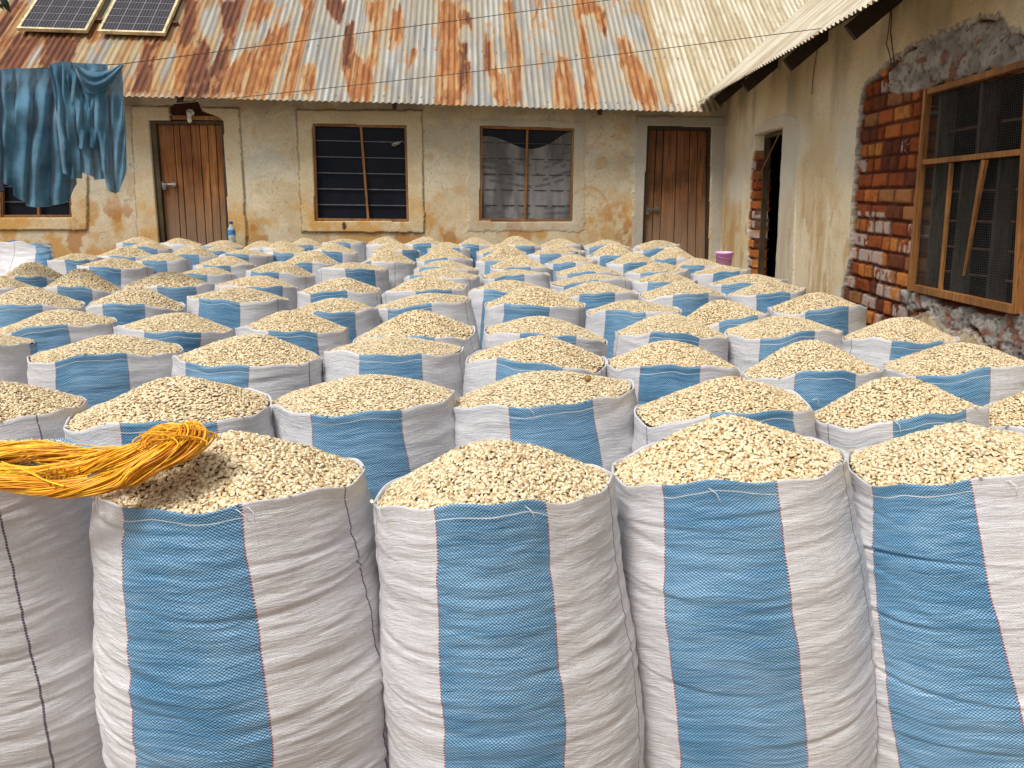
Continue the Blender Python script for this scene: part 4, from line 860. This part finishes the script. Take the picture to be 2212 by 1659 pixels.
def front_y(A, zr):
    P, ry = rim_world(A, zr); X, Y = projv(P); f = ry < 0
    o = np.argsort(X[f]); return float(np.interp(A['xm'], X[f][o], Y[f][o])), X.min(), X.max()
def solve_z(A, lo=.93, hi=1.3):
    for _ in range(24):
        m = (lo+hi)/2
        if front_y(A, m)[0] > A['yf']: lo = m
        else: hi = m
    return m
cnt = {'mid': 0, 'low': 0}
for n, A in enumerate(sk):
    A['side'] = -1 if n % 2 else 1; A['dr'] = float(RS.uniform(-.2, .2))*(1 if A['row'] > 1 else .2)
    if A['row'] == 1: A['sd'] = 31.7+n*2.37; A['v'] = -1
    elif A['row'] <= 4: A['v'] = (cnt['mid']*5+A['row']) % 6; cnt['mid'] += 1; A['sd'] = 1.3+A['v']*1.07
    else: k = (cnt['low']*3+A['row']) % 7; cnt['low'] += 1; A['v'] = 6+k; A['sd'] = 9.3+k*1.31
    setup(A)
    if A['row'] <= 7:
        for _ in range(10):
            setup(A); y, x0, x1 = front_y(A, HB); W = A['X'][1]-A['X'][0]
            A['r'] = float(np.clip(A['r']*(1+.6*(W/(x1-x0)-1)), .255, .325))
            D_c = np.linalg.norm(A['c']); dx = ((A['X'][0]+A['X'][1])/2-(x0+x1)/2)*A['c'][1]/F
            k = (A['yf']-y)*(A['c'][1]**2)/(F*(CAMZ-HB))
            A['c'] = A['c']+np.array([dx, 0])-A['c']/D_c*k*.7
relaxed = 0
for it in range(200):
    mv = 0
    for a in range(len(sk)):
        for b in range(a+1, len(sk)):
            A, B = sk[a], sk[b]
            if abs(A['row']-B['row']) > 3: continue
            d = B['c']-A['c']; L = np.linalg.norm(d); pd = abs(d[1])/max(L, 1e-6); need = (A['r']+B['r'])*.97*(1-.16*pd)
            if L < need:
                p = d/max(L, 1e-6)*(need-L); p[0] *= .6
                if A['row'] == B['row']: p[1] *= .5; p[0] *= 1.4
                wa = 0 if A['fixed'] else .5; wb = 0 if B['fixed'] else .5
                if wa == 0 and wb == .5: wb = 1.
                A['c'] = A['c']-p*wa; B['c'] = B['c']+p*wb; mv = max(mv, need-L)
    for A in sk:
        dB = np.dot(np.array([A['c'][0], A['c'][1], 0])-BW.O, nB)
        if dB < A['r']+.36: A['c'] = A['c']+nB[:2]*(A['r']+.36-dB)
        dR = np.dot(np.array([A['c'][0], A['c'][1], 0])-RW.O, nR)
        if dR < A['r']+.06: A['c'] = A['c']+nR[:2]*(A['r']+.06-dR)
    if mv < .004: break
print('relax', it, mv)
for A in sk:
    setup(A); A['zr'] = float(np.clip(solve_z(A), .98, 1.24)); cen = A['c']
    lo, hi = A['zr']-.05, A['zr']+.5
    for _ in range(30):
        m = (lo+hi)/2
        if proj((cen[0], cen[1], m))[1] > A['yp']: lo = m
        else: hi = m
    A['hh'] = float(np.clip((m-A['zr'])*(.84 if A['row'] <= 2 else .92)+.006, .045, .2))
    if A['row'] <= 2: print(A['row'], np.round(A['c'], 2), round(A['r'], 3), round(A['zr'], 3), round(A['hh'], 3), np.round(front_y(A, A['zr'])), A['X'], A['yf'])
print('zr', np.round([min(A['zr'] for A in sk), max(A['zr'] for A in sk), np.mean([A['zr'] for A in sk])], 3), 'hh', np.round(np.mean([A['hh'] for A in sk]), 3))
ORD = ['first', 'second', 'third', 'fourth', 'fifth', 'sixth', 'seventh', 'eighth', 'ninth', 'tenth', 'eleventh', 'twelfth']
CUST = {(1, 0): 'large white sack at the left edge, rim under the orange rope, no blue showing', (1, 1): 'front sack with blue stripe, looped end of the orange rope lying on its heap',
 (1, 2): 'front sack of maize whose broad blue stripe runs straight down, right of the roped sack', (1, 3): 'front sack of maize with its rim rising to the right and a centred blue stripe', (1, 4): 'front sack at the right edge whose blue stripe slants down to the right',
 (2, 0): 'sack of maize cut by the left edge, just behind the orange rope', (2, 6): 'sack of maize cut by the right edge in the second row, mostly white cloth', (2, 4): 'fifth sack of maize from the left in the second row from the front'}
# shared variants
VAR = []
for k in range(6): sd = 1.3+k*1.07; VAR.append(heap_mesh(sd, 'mid', .13, 0, .02*math.sin(k*2), .02*math.cos(k)))
for k in range(7): sd = 9.3+k*1.31; VAR.append(heap_mesh(sd, 'low', .13, 0, .03*math.sin(k*2+1), .02*math.cos(k)))
# long side of the photo: number the sacks of each row from the left
byrow = {}
for i, A in enumerate(sk): byrow.setdefault(A['row'], []).append(i)
for rr_ in byrow.values(): rr_.sort(key=lambda i: sk[i]['xm'])
usedv = 0
for row, ids in sorted(byrow.items()):
    for n, i in enumerate(ids):
        A = sk[i]; cx_, cy_ = A['c']; az = A['az']; rot = A['rot']
        lab = CUST.get((row, n)) or f"open sack of white maize, {ORD[n]} from the left in the {ORD[row-1]} row from the front"
        root = thing('maize_sack', lab, 'sack', (cx_, cy_, 0), 'open sacks heaped with maize')
        root.rotation_euler = (0, 0, rot)
        hh = A['hh']
        if row == 1:
            sd = A['sd']; BS = -A['th']*R0; tw = A['tilt']; slant = [0, .0, .035, -.01, -.15][n]; pk = ((A['px']-(A['X'][0]+A['X'][1])/2)/((A['X'][1]-A['X'][0])/2)*A['r'])*.5
            # tilt is across the view; express it in the sack's own frame through a tilted rim after rotation
            b = body_mesh(sd, 380, 300, M['cloth'], 1.15 if n != 3 else .85, 0, slant, BS, [110, 130, 90, 70, 90][n], bulge=.15)
            h = heap_mesh(sd, 'hi', hh, 0, pk*math.cos(-rot), pk*math.sin(-rot))
        else:
            h = VAR[A['v']]; q_ = (150, 110, 60) if row <= 4 else ((90, 60, 36) if row <= 8 else (64, 36, 16))
            b = body_mesh(A['sd'], q_[0], q_[1], M['cloth'], 1.05, 0, RS.uniform(-.06, .06), -A['th']*R0, q_[2], cs=i)
        bo = link('sack_cloth', b, root); ho = link('maize_heap', h, root); ho['kind'] = 'stuff'
        sr_ = A['r']/R0; sz = A['zr']/HB; bo.scale = (sr_, sr_, sz)
        hz = hh/.13 if row > 1 else 1.0
        # heap is modelled on top of height HB: scale about the rim
        ho.scale = (sr_, sr_, hz); ho.location = (0, 0, A['zr']-HB*hz+(hz-1)*.010)
        # lean of the rim seen in the photo (whole sack leans a little)
        tl = math.atan(A['tilt'])
        if abs(tl) > .004:
            Rm = Matrix.Translation((cx_, cy_, A['zr'])) @ Matrix.Rotation(-az, 4, 'Z') @ Matrix.Rotation(-tl, 4, 'Y') @ Matrix.Rotation(az, 4, 'Z') @ Matrix.Translation((-cx_, -cy_, -A['zr']))
            root.matrix_basis = Rm @ (Matrix.Translation((cx_, cy_, 0)) @ Matrix.Rotation(rot, 4, 'Z'))
        A['root'] = root
        if row <= 2:
            rs = np.random.RandomState(i+50)
            for k in range(3 if row == 1 else 1):
                a_ = -PI/2+rs.uniform(-1.2, 1.2); rr = A['r']*float(rimR(np.array(a_), A['sd'])); p = np.array([rr*math.cos(a_), rr*math.sin(a_)*EY, A['zr']+.01]); out = np.array([math.cos(a_), math.sin(a_), 0]); tn = np.array([-math.sin(a_), math.cos(a_), 0]); L_ = rs.uniform(.02, .05)
                m = MB(); m.tube([p-out*.006, p+out*.006+tn*L_*.2+np.array([0, 0, .004]), p+out*.012+tn*L_*.6+np.array([0, 0, -.006]), p+out*.013+tn*L_*rs.uniform(.5, 1.1)+np.array([0, 0, -.028])], .0009, 4)
                x = m.build('loose_thread', M['thread'], smooth=True); x.parent = root
def spill():
    rs = np.random.RandomState(77); KV, KF, KT = KB['hi']
    for A in sk:
        if A['row'] > 3: continue
        P, ry = rim_world(A, A['zr']); V = []; T = []; n = 0
        for k in range(16 if A['row'] == 1 else 10):
            j = rs.randint(len(P))
            if ry[j] > 0: continue
            inw = np.array([A['c'][0]-P[j][0], A['c'][1]-P[j][1], 0]); inw /= np.linalg.norm(inw)
            p = P[j]+inw*rs.uniform(-.001, .010)+np.array([rs.uniform(-.01, .01), 0, .0055]); n_ = rs.normal(0, .5, 3); n_[2] += 2; n_ /= np.linalg.norm(n_); d = np.cross(n_, rs.normal(0, 1, 3)); d /= np.linalg.norm(d); c = np.cross(n_, d); L = .012
            V.append(p+np.outer(KV[:, 0], d)*L+np.outer(KV[:, 1], c)*L+np.outer(KV[:, 2], n_)*L); T.append(KT)
        if not V: continue
        Fk = (KF[None]+(np.arange(len(V))*len(KV))[:, None, None]).reshape(-1, 3)
        o = link('spilled_grain', mesh_np('spilled_grain', np.concatenate(V), [Fk], M['kernel'], True, flt=np.concatenate(T))); rel(o, A['root']); o['kind'] = 'stuff'
spill()
# ------------------------------------------------------------------ folded tall sack at the far left
def tall_sack():
    c = at_y((-30+640)/2/4.608*.8641, 530, 7.6); X0, X1 = (-45/4.608)*.8641, (640/4.608)*.8641
    cen = at_y((X0+X1)/2, 560, 7.75); rr = (X1-X0)/2*7.6/F; top = at_y(60, cvt('P', 0, 135)[1], 7.6)[2]
    t = thing('standing_sack', 'closed tall sack at the far left by the wall, with a dark blue band', 'sack', (cen[0], cen[1], 0))
    sd = 3.3; n, m = 160, 120; th = np.arange(n)/n*2*PI; tt = np.linspace(0, 1, m); TH, T = np.meshgrid(th, tt); Z = top*T
    R = rr*(1+.03*np.sin(T*12)); fl = 1-.80*sstep(.6, 1, T)
    d = .022*(fbm((TH+9)*1.6, Z*44, 5, 3)-.5)*2+.012*(fbm((TH+9)*1.2, Z*9, 6, 3)-.5)
    X = (R+d)*np.cos(TH)*(1-.04*sstep(.85, 1, T)); Y = (R+d)*np.sin(TH)*fl; Zz = Z+(-.035*sstep(.3, 1, np.cos(TH))+.015*np.sin(TH*3+1)+.012*np.sin(TH*7))*sstep(.9, 1, T)
    V = np.stack([X, Y, Zz], -1).reshape(-1, 3); V = np.concatenate([V, [[0, 0, top-.01]]]); u = ((TH-1.5*PI+PI) % (2*PI)-PI)*R0*1.1-.30
    UVv = np.stack([np.where(u < -.74, u+.02, u), Z-top], -1).reshape(-1, 2); UVv = np.concatenate([UVv, [[0, 0]]])
    i = np.arange(m-1)[:, None]; j = np.arange(n)[None]; jn = (j+1) % n; q = np.stack([i*n+j, i*n+jn, (i+1)*n+jn, (i+1)*n+j], -1).reshape(-1, 4)
    tr = np.stack([(m-1)*n+np.arange(n), (m-1)*n+(np.arange(n)+1) % n, np.full(n, m*n)], -1)
    me = mesh_np('sack_cloth', V, [q, tr], M['cloth'], True, uv=UVv); link('sack_cloth', me, t)
    m_ = MB(); pts = [(rr*.45, -rr*.9*math.sqrt(1-.2), z) for z in np.linspace(.5, top-.1, 6)]
tall_sack()
# ------------------------------------------------------------------ rope hank
def rope():
    m = MB(); rs = np.random.RandomState(5)
    def pth(pts): 
        P = np.array([on_z(x, y, z) for x, y, z in pts]); n = len(P); out = []
        for i in range(n-1):
            p0, p1, p2, p3 = P[max(i-1, 0)], P[i], P[i+1], P[min(i+2, n-1)]
            for k in range(8):
                t = k/8; out.append(.5*((2*p1)+(-p0+p2)*t+(2*p0-5*p1+4*p2-p3)*t*t+(-p0+3*p1-3*p2+p3)*t**3))
        out.append(P[-1]); return np.array(out)
    bundles = [
      ([(-160, 990, 1.12), (-60, 982, 1.12), (60, 975, 1.13), (120, 982, 1.13), (200, 992, 1.13), (270, 985, 1.15), (330, 968, 1.17), (390, 948, 1.20), (424, 935, 1.22)], .025, 120, 6),
      ([(-160, 1020, 1.12), (-40, 1010, 1.12), (40, 1022, 1.12), (130, 1018, 1.14), (210, 1005, 1.16), (280, 985, 1.19), (350, 962, 1.21), (400, 942, 1.22), (424, 928, 1.23)], .022, 105, 6),
      ([(-160, 1052, 1.13), (-40, 1040, 1.13), (50, 1048, 1.13), (130, 1056, 1.14), (200, 1052, 1.15), (270, 1030, 1.16), (340, 995, 1.19), (400, 962, 1.21), (425, 938, 1.225)], .032, 170, 5),
      ([(240, 1000, 1.15), (300, 965, 1.19), (330, 935, 1.22), (370, 925, 1.235), (415, 924, 1.235), (427, 935, 1.23)], .019, 60, 4),
    ]
    for pts, rad, cnt, tw in bundles:
        P = pth(pts); n = len(P); T = np.gradient(P, axis=0); T /= np.linalg.norm(T, axis=1)[:, None]
        S_ = np.cross(T, [0, 0, 1]); S_ /= np.linalg.norm(S_, axis=1)[:, None]; Uu = np.cross(S_, T)
        tt = np.linspace(0, 1, n)
        for k in range(cnt):
            a0 = rs.uniform(0, 2*PI); rr = rad*math.sqrt(rs.uniform(.02, 1)); ph = rs.uniform(0, 6); w1 = rs.uniform(.0, .0045)
            ang = a0+tw*tt+.5*np.sin(tt*5+ph); rad_ = rr*(1+.25*np.sin(tt*7+ph))*(.8+.3*np.sin(tt*4+rad*500))
            L = P+S_*(rad_*np.cos(ang))[:, None]*1.25+Uu*(rad_*np.sin(ang))[:, None]*.8+S_*(w1*np.sin(tt*26+ph))[:, None]+Uu*(w1*np.cos(tt*22+ph*2))[:, None]
            m.tube(L[::1], rs.uniform(.0012, .0020), 5, False)
    # looped ends at the right: small bights of twine standing up out of the hank
    for k in range(20):
        px, py = rs.uniform(325, 420), rs.uniform(930, 954); z = 1.235; c = on_z(px, py, z)
        rx, rz = rs.uniform(.02, .06), rs.uniform(.008, .022); rot = rs.uniform(-.9, .9); tp = rs.uniform(-.6, .6)
        pts = []
        for q in np.linspace(-.4, PI+rs.uniform(.3, 2), 15):
            x, z_ = rx*math.cos(q), rz*math.sin(q); pts.append(c+np.array([x*math.cos(rot)-z_*math.sin(rot)*.3, x*math.sin(rot)*.8+tp*z_, z_*.9-.010]))
        m.tube(pts, rs.uniform(.0011, .0017), 5, False)
    for pts in ([(300, 955, 1.2), (325, 930, 1.235), (350, 921, 1.245), (368, 930, 1.24), (372, 945, 1.22)], [(262, 977, 1.17), (285, 962, 1.19), (300, 955, 1.2), (340, 948, 1.22), (380, 945, 1.22)], [(255, 985, 1.16), (280, 968, 1.19), (330, 952, 1.22)], [(250, 978, 1.17), (262, 965, 1.18), (268, 974, 1.175), (258, 985, 1.16)],
                [(5, 1000, 1.15), (60, 1015, 1.15), (95, 1035, 1.16), (140, 1050, 1.16)], [(110, 1050, 1.16), (150, 1035, 1.15), (185, 1030, 1.15), (180, 1040, 1.15), (150, 1045, 1.15)]):
        for k in range(3): m.tube(pth([(x+rs.uniform(-3, 3), y+rs.uniform(-3, 3), z) for x, y, z in pts]), .0015, 5, False)
    for k in range(30):   # frayed tufts inside the loop
        c = on_z(rs.uniform(100, 190), rs.uniform(1028, 1044), 1.135); m.tube([c, c+np.array([rs.uniform(-.008, .008), .004, .012]), c+np.array([rs.uniform(-.016, .016), -.006, rs.uniform(.01, .03)])], .0014, 4, False)
    t = NT('orange_twine'); g_ = t.n('ShaderNodeNewGeometry').outputs['Random Per Island']; tc = t.n('ShaderNodeTexCoord').outputs['Object']
    c = t.ramp(g_, [(0, (.62, .20, .004)), (.3, (.80, .33, .006)), (.6, (.92, .48, .01)), (1, (.98, .66, .04))]); n = t.noise(tc, 90, 3)
    c = t.mix(t.math('MULTIPLY', t.sm(.5, .8, n), .35), c, (.45, .12, .005, 1))
    o = m.build('rope_hank', t.out(c, .35, t.bump(t.noise(tc, 700, 2), .0006), Specular_IOR_Level=.5), smooth=True)
    tag(o, 'coiled hank of orange and yellow twine lying across the two front sacks on the left', 'rope')
rope()
# ------------------------------------------------------------------ bottle and bucket
def bottle():
    x, yb, yt = 502, 524, 478; Y = 9.9; b = at_y(x, yb, Y); top = at_y(x, yt, Y); h = top[2]-b[2]; r = 7.8*Y/F
    t = thing('water_bottle', 'clear plastic water bottle with blue cap and label standing by the left plank door', 'bottle', tuple(b))
    prof = [(0, 0), (.85, 0), (1, .02), (1, .12), (.93, .14), (1, .16), (1, .30), (.92, .33), (.98, .36), (1, .60), (.95, .66), (.7, .74), (.45, .82), (.42, .88)]
    m = MB(); m.lathe([(p*r, q*h) for p, q in prof], 24); m.build('bottle_body', M['pet'], t, smooth=True)
    m = MB(); m.lathe([(r*1.01, h*.38), (r*1.02, h*.39), (r*1.02, h*.58), (r*1.01, h*.59)], 24); m.build('label_band', M['lblue'], t, smooth=True)
    m = MB(); m.lathe([(0, h), (.42*r, h), (.5*r, h*.985), (.5*r, h*.89), (.4*r, h*.885)], 20); m.build('cap', M['capblue'], t, smooth=True)
t = NT('clear_plastic'); M['pet'] = t.out((.62, .74, .80, 1), .15, None, Transmission_Weight=.55, IOR=1.2)
M['lblue'] = simple('label_blue', (.05, .22, .55), .4, .5, 90); M['capblue'] = simple('cap_blue', (.02, .06, .30), .4, .1)
bottle()
def bucket():
    x, yt, yb = 1563, 541, 574; Y = 8.6; top = at_y(x, yt+3, Y); bot = at_y(x, yb+3, Y); r = 19*Y/F; h = top[2]-bot[2]
    t = thing('bucket', 'pink plastic bucket resting on the heaped sacks in front of the side doorway', 'bucket', tuple(bot))
    m = MB(); m.lathe([(0, 0), (.76*r, 0), (.78*r, .01*h), (.92*r, .86*h), (1.0*r, .88*h), (1.02*r, .97*h), (1.0*r, 1.0*h), (.93*r, .99*h), (.89*r, .85*h), (.74*r, .05*h), (0, .04*h)], 36)
    m.build('bucket_wall', M['pink'], t, smooth=True)
    m = MB(); m.tube([(r*1.03*math.cos(a), -abs(r*1.03*math.sin(a))*.99-.004, h*(.90-.30*math.sin(a))) for a in np.linspace(0.03, PI-.03, 20)], .0035, 6); m.build('handle', M['pinkh'], t, smooth=True)
M['pink'] = simple('pink_plastic', (1, .52, .83), .35, .06); M['pinkh'] = simple('pink_handle', (.62, .10, .42), .35, .06)
bucket()
# ------------------------------------------------------------------ clotheslines
p0, p1 = at_y(265, 138, 5.6), at_y(1330, -2, 7.4); d = p1-p0
LN = [at_y(-500, 172, 4.9), at_y(-200, 160, 5.15), at_y(0, 151.5, 5.32), at_y(130, 145, 5.44), p0, p0+d*.33-np.array([0, 0, .004]), p0+d*.66-np.array([0, 0, .004]), p1, p1+d*.28]
_lx = [proj(p)[0] for p in LN[:5]]; _ly = [p[1] for p in LN[:5]]
m = MB(); m.tube(LN, .0032, 6); 
tag(m.build('clothesline', M['wire'], smooth=True), 'upper thin dark line carrying the blue cloth and crossing the roof', 'clothesline')
q0, q1 = at_y(258, 223, 6.0), RW.hit(1786, 60, .42); d2_ = q1-q0
m = MB(); m.tube([q0-d2_*.45+d2_*1.45*k/24-np.array([0, 0, .05*math.sin(PI*k/24)-.0]) for k in range(25)], .0028, 6)
tag(m.build('clothesline', M['wire'], smooth=True), 'lower thin line strung from behind the blue cloth to the pale eave on the right', 'clothesline')
# ------------------------------------------------------------------ blue cloth
def cloth():
    YD = 5.55; sc_ = YD/F*1.0
    def sheet(top, bot, folds, amp, yoff, nu=260, nv=150, seed=1, curl=.05):
        U, V = np.meshgrid(np.linspace(0, 1, nu), np.linspace(0, 1, nv))
        tx, ty = np.interp(U, *zip(*[(a, b) for a, b, c in top])), np.interp(U, *zip(*[(a, c) for a, b, c in top]))
        bx, by = np.interp(U, *zip(*[(a, b) for a, b, c in bot])), np.interp(U, *zip(*[(a, c) for a, b, c in bot]))
        X = tx*(1-V)+bx*V; Y = ty*(1-V)+by*V
        ph = folds*2*PI*(U+.22*V*(U-.5)*np.sin(seed)+.05*(vn(U*6, V*1.2, seed)-.5)+.06*(vn(U*3, V*2.4, seed+4)-.5))
        am = amp*(.35+.65*sstep(0, .35, V))*(.6+.8*vn(U*7, V*1.5, seed+2))
        dep = am*(np.sin(ph)+.35*np.sin(2.3*ph+1))+.010*np.sin(2*PI*(V*2.2+U*4+.4*vn(U*5, V*2, seed+30)))*sstep(0, .2, V)+.012*(fbm(U*10, V*5, seed+9, 3)-.5)+.004*(fbm(U*50, V*10, seed+19, 2)-.5)
        X = X+am*380*np.cos(ph)*.55
        y_ = np.interp(X, _lx, _ly)+yoff-.03+dep*(.25+.75*sstep(0, .12, V))
        rx = (X-W0/2)/F; ry = (PY0-Y)/F; rz = -SP+ry*CP; r_y = CP+ry*SP
        P = np.stack([rx/r_y*y_, y_, CAMZ+rz/r_y*y_], -1)
        idx = np.arange(nu*nv).reshape(nv, nu); q = np.stack([idx[:-1, :-1], idx[:-1, 1:], idx[1:, 1:], idx[1:, :-1]], -1).reshape(-1, 4)
        return P.reshape(-1, 3), q
    parts = []
    parts.append(sheet([(0, -150, 156), (.25, -60, 153), (.5, 0, 150), (.62, 30, 147), (.8, 90, 148), (1, 140, 145)], [(0, -150, 390), (.3, -60, 400), (.5, 5, 385), (.6, 28, 408), (.7, 50, 440), (.8, 75, 448), (.86, 112, 446), (.92, 138, 440), (.96, 150, 418), (1, 172, 398)], 8, .036, .0, 460, 190, 1))
    parts.append(sheet([(0, 104, 140), (.2, 122, 134), (.4, 140, 133), (.6, 170, 136), (1, 236, 139)], [(0, 128, 330), (.12, 140, 372), (.3, 156, 384), (.45, 172, 386), (.55, 182, 372), (.7, 205, 390), (.85, 222, 386), (1, 234, 368)], 4.5, .030, -.07, 300, 190, 3))
    parts.append(sheet([(0, 176, 190), (.4, 215, 178), (1, 263, 141)], [(0, 232, 398), (.25, 238, 414), (.55, 248, 420), (.8, 262, 414), (1, 270, 366)], 2.2, .020, -.12, 180, 190, 5))
    parts.append(sheet([(0, 138, 150), (.5, 175, 150), (1, 222, 180)], [(0, 160, 300), (.3, 178, 322), (.6, 200, 318), (.8, 212, 338), (1, 224, 372)], 2.6, .020, -.10, 180, 160, 9))
    # swag: a collar of cloth hanging in a deep curve at the right end
    nu, nv = 150, 50; U, V = np.meshgrid(np.linspace(0, 1, nu), np.linspace(0, 1, nv))
    cxx = 169+U*94; sag = np.sin(PI*U**.8)
    Y = 134+3*U+sag*(20+38*V)+V*14*(1-U)*1.0+V*4; X = cxx+6*V*np.cos(PI*U)*-1
    y_ = np.interp(X, _lx, _ly)-.15-.035*np.sin(V*PI)+.010*np.sin(V*16+U*4)+.006*(fbm(U*9, V*6, 4, 3)-.5)
    rx = (X-W0/2)/F; ry = (PY0-Y)/F; rz = -SP+ry*CP; r_y = CP+ry*SP
    P = np.stack([rx/r_y*y_, y_, CAMZ+rz/r_y*y_], -1).reshape(-1, 3); idx = np.arange(nu*nv).reshape(nv, nu)
    parts.append((P, np.stack([idx[:-1, :-1], idx[:-1, 1:], idx[1:, 1:], idx[1:, :-1]], -1).reshape(-1, 4)))
    Vv = []; Q = []; o = 0
    for P, q in parts: Vv.append(P); Q.append(q+o); o += len(P)
    t = NT('sheer_blue_cloth'); tc = t.n('ShaderNodeTexCoord').outputs['Object']
    n = t.noise(tc, 5, 4); wv = t.noise(t.map(tc, (1, 1, .15)), 260, 2)
    c = t.mix(t.sm(.3, .7, n), (.035, .125, .205, 1), (.13, .32, .47, 1))
    t.out(c, .75, t.bump(wv, .0008), Sheen_Weight=.4, Specular_IOR_Level=.15)
    tr = t.n('ShaderNodeBsdfTransparent'); tl = t.n('ShaderNodeBsdfTranslucent'); t.set(tl.inputs[0], c)
    m1 = t.n('ShaderNodeMixShader', {0: .25}); m2 = t.n('ShaderNodeMixShader', {0: .06}); L = t.t.links
    L.new(t.b.outputs[0], m1.inputs[1]); L.new(tl.outputs[0], m1.inputs[2]); L.new(m1.outputs[0], m2.inputs[1]); L.new(tr.outputs[0], m2.inputs[2])
    L.new(m2.outputs[0], t.t.nodes['Material Output'].inputs[0])
    o_ = link('hanging_cloth', mesh_np('hanging_cloth', np.concatenate(Vv), [np.concatenate(Q)], t.m, True))
    tag(o_, 'sheer blue cloth draped in folds over the upper clothesline at the left', 'cloth')
cloth()
# black garment edge hanging at the very left, lower than the blue cloth
U, V = np.meshgrid(np.linspace(0, 1, 40), np.linspace(0, 1, 40)); X = -120+U*(122+10*V); Y = 330+V*95+10*np.sin(U*5)-30*U*(1-V)
y_ = 5.85+.02*np.sin(U*16+V); P = np.stack([(X-W0/2)/F/(CP+(PY0-Y)/F*SP)*y_, y_, CAMZ+(-SP+(PY0-Y)/F*CP)/(CP+(PY0-Y)/F*SP)*y_], -1).reshape(-1, 3)
idx = np.arange(1600).reshape(40, 40); q = np.stack([idx[:-1, :-1], idx[:-1, 1:], idx[1:, 1:], idx[1:, :-1]], -1).reshape(-1, 4)
o = link('garment', mesh_np('garment', P, [q], simple('black_cotton', (.012, .014, .03), .9), True)); m_ = o.modifiers.new('thickness', 'SOLIDIFY'); m_.thickness = .01
tag(o, 'dark navy garment hanging at the left edge below the blue cloth', 'garment')
# ------------------------------------------------------------------ leaves of a branch in the top left corner
def branch():
    rs = np.random.RandomState(8); t = thing('tree_branch', 'dark leafy branch tip reaching in at the top left corner of the picture', 'branch', tuple(at_y(-60, -60, 3.2)))
    t.matrix_basis = Matrix.Translation(t.location)
    m = MB(); pts = [at_y(x, y, 3.2+z) for x, y, z in ((-260, -140, 0), (-120, -80, .05), (-30, -22, 0), (60, -28, .05), (140, -30, .1), (240, -50, .1))]; m.tube(pts, [.012, .010, .008, .006, .004, .002], 8); P2(m, 'twig', simple('twig_bark', (.05, .035, .02), .9), t, smooth=True)
    lf = simple('dark_green_leaf', (.018, .035, .012), .6, .4, 10)
    spots = [(-28, 0, 20, 60), (-12, -10, 5, 75), (8, -4, -18, 70), (0, 2, -60, 60), (92, -14, -70, 34), (84, -12, -50, 34), (132, -14, -30, 28), (144, -16, -62, 26), (100, -30, 10, 60), (40, -34, 20, 60), (-60, -30, -30, 90), (180, -40, -10, 50), (-4, 20, -50, 26)]
    for (x, y, a, L) in spots:
        y -= 14; L *= .8
        m = MB(); ca, sa = math.cos(math.radians(a)), math.sin(math.radians(a)); V = []; n = 9
        for i in range(n):
            s = i/(n-1); wd = math.sin(PI*s**.8)*L*.16
            for k in (-1, 0, 1):
                lx, ly = s*L, k*wd; px, py = x+lx*ca+ly*sa, y-lx*sa+ly*ca; V.append(at_y(px, py, 3.2+(.012 if k else 0)+.02*s))
        Fc = [(i*3+k, i*3+k+1, (i+1)*3+k+1, (i+1)*3+k) for i in range(n-1) for k in (0, 1)]; m.add(V, Fc)
        o = P2(m, 'leaf', lf, t, smooth=True); md = o.modifiers.new('thickness', 'SOLIDIFY'); md.thickness = .0008
branch()
# small round fruit and dry bits on the heaps
f = on_z(*cvt('B', 1522, 950), 1.185); m = MB(); r_ = .0115
m.lathe([(r_*math.sin(a), -r_*math.cos(a)) for a in np.linspace(0.01, PI-.01, 12)], 18, tuple(f)); tag(m.build('seed_pod', simple('brown_pod', (.30, .17, .05), .6), smooth=True), 'small round brown pod lying on the maize heap in the second row', 'pod')
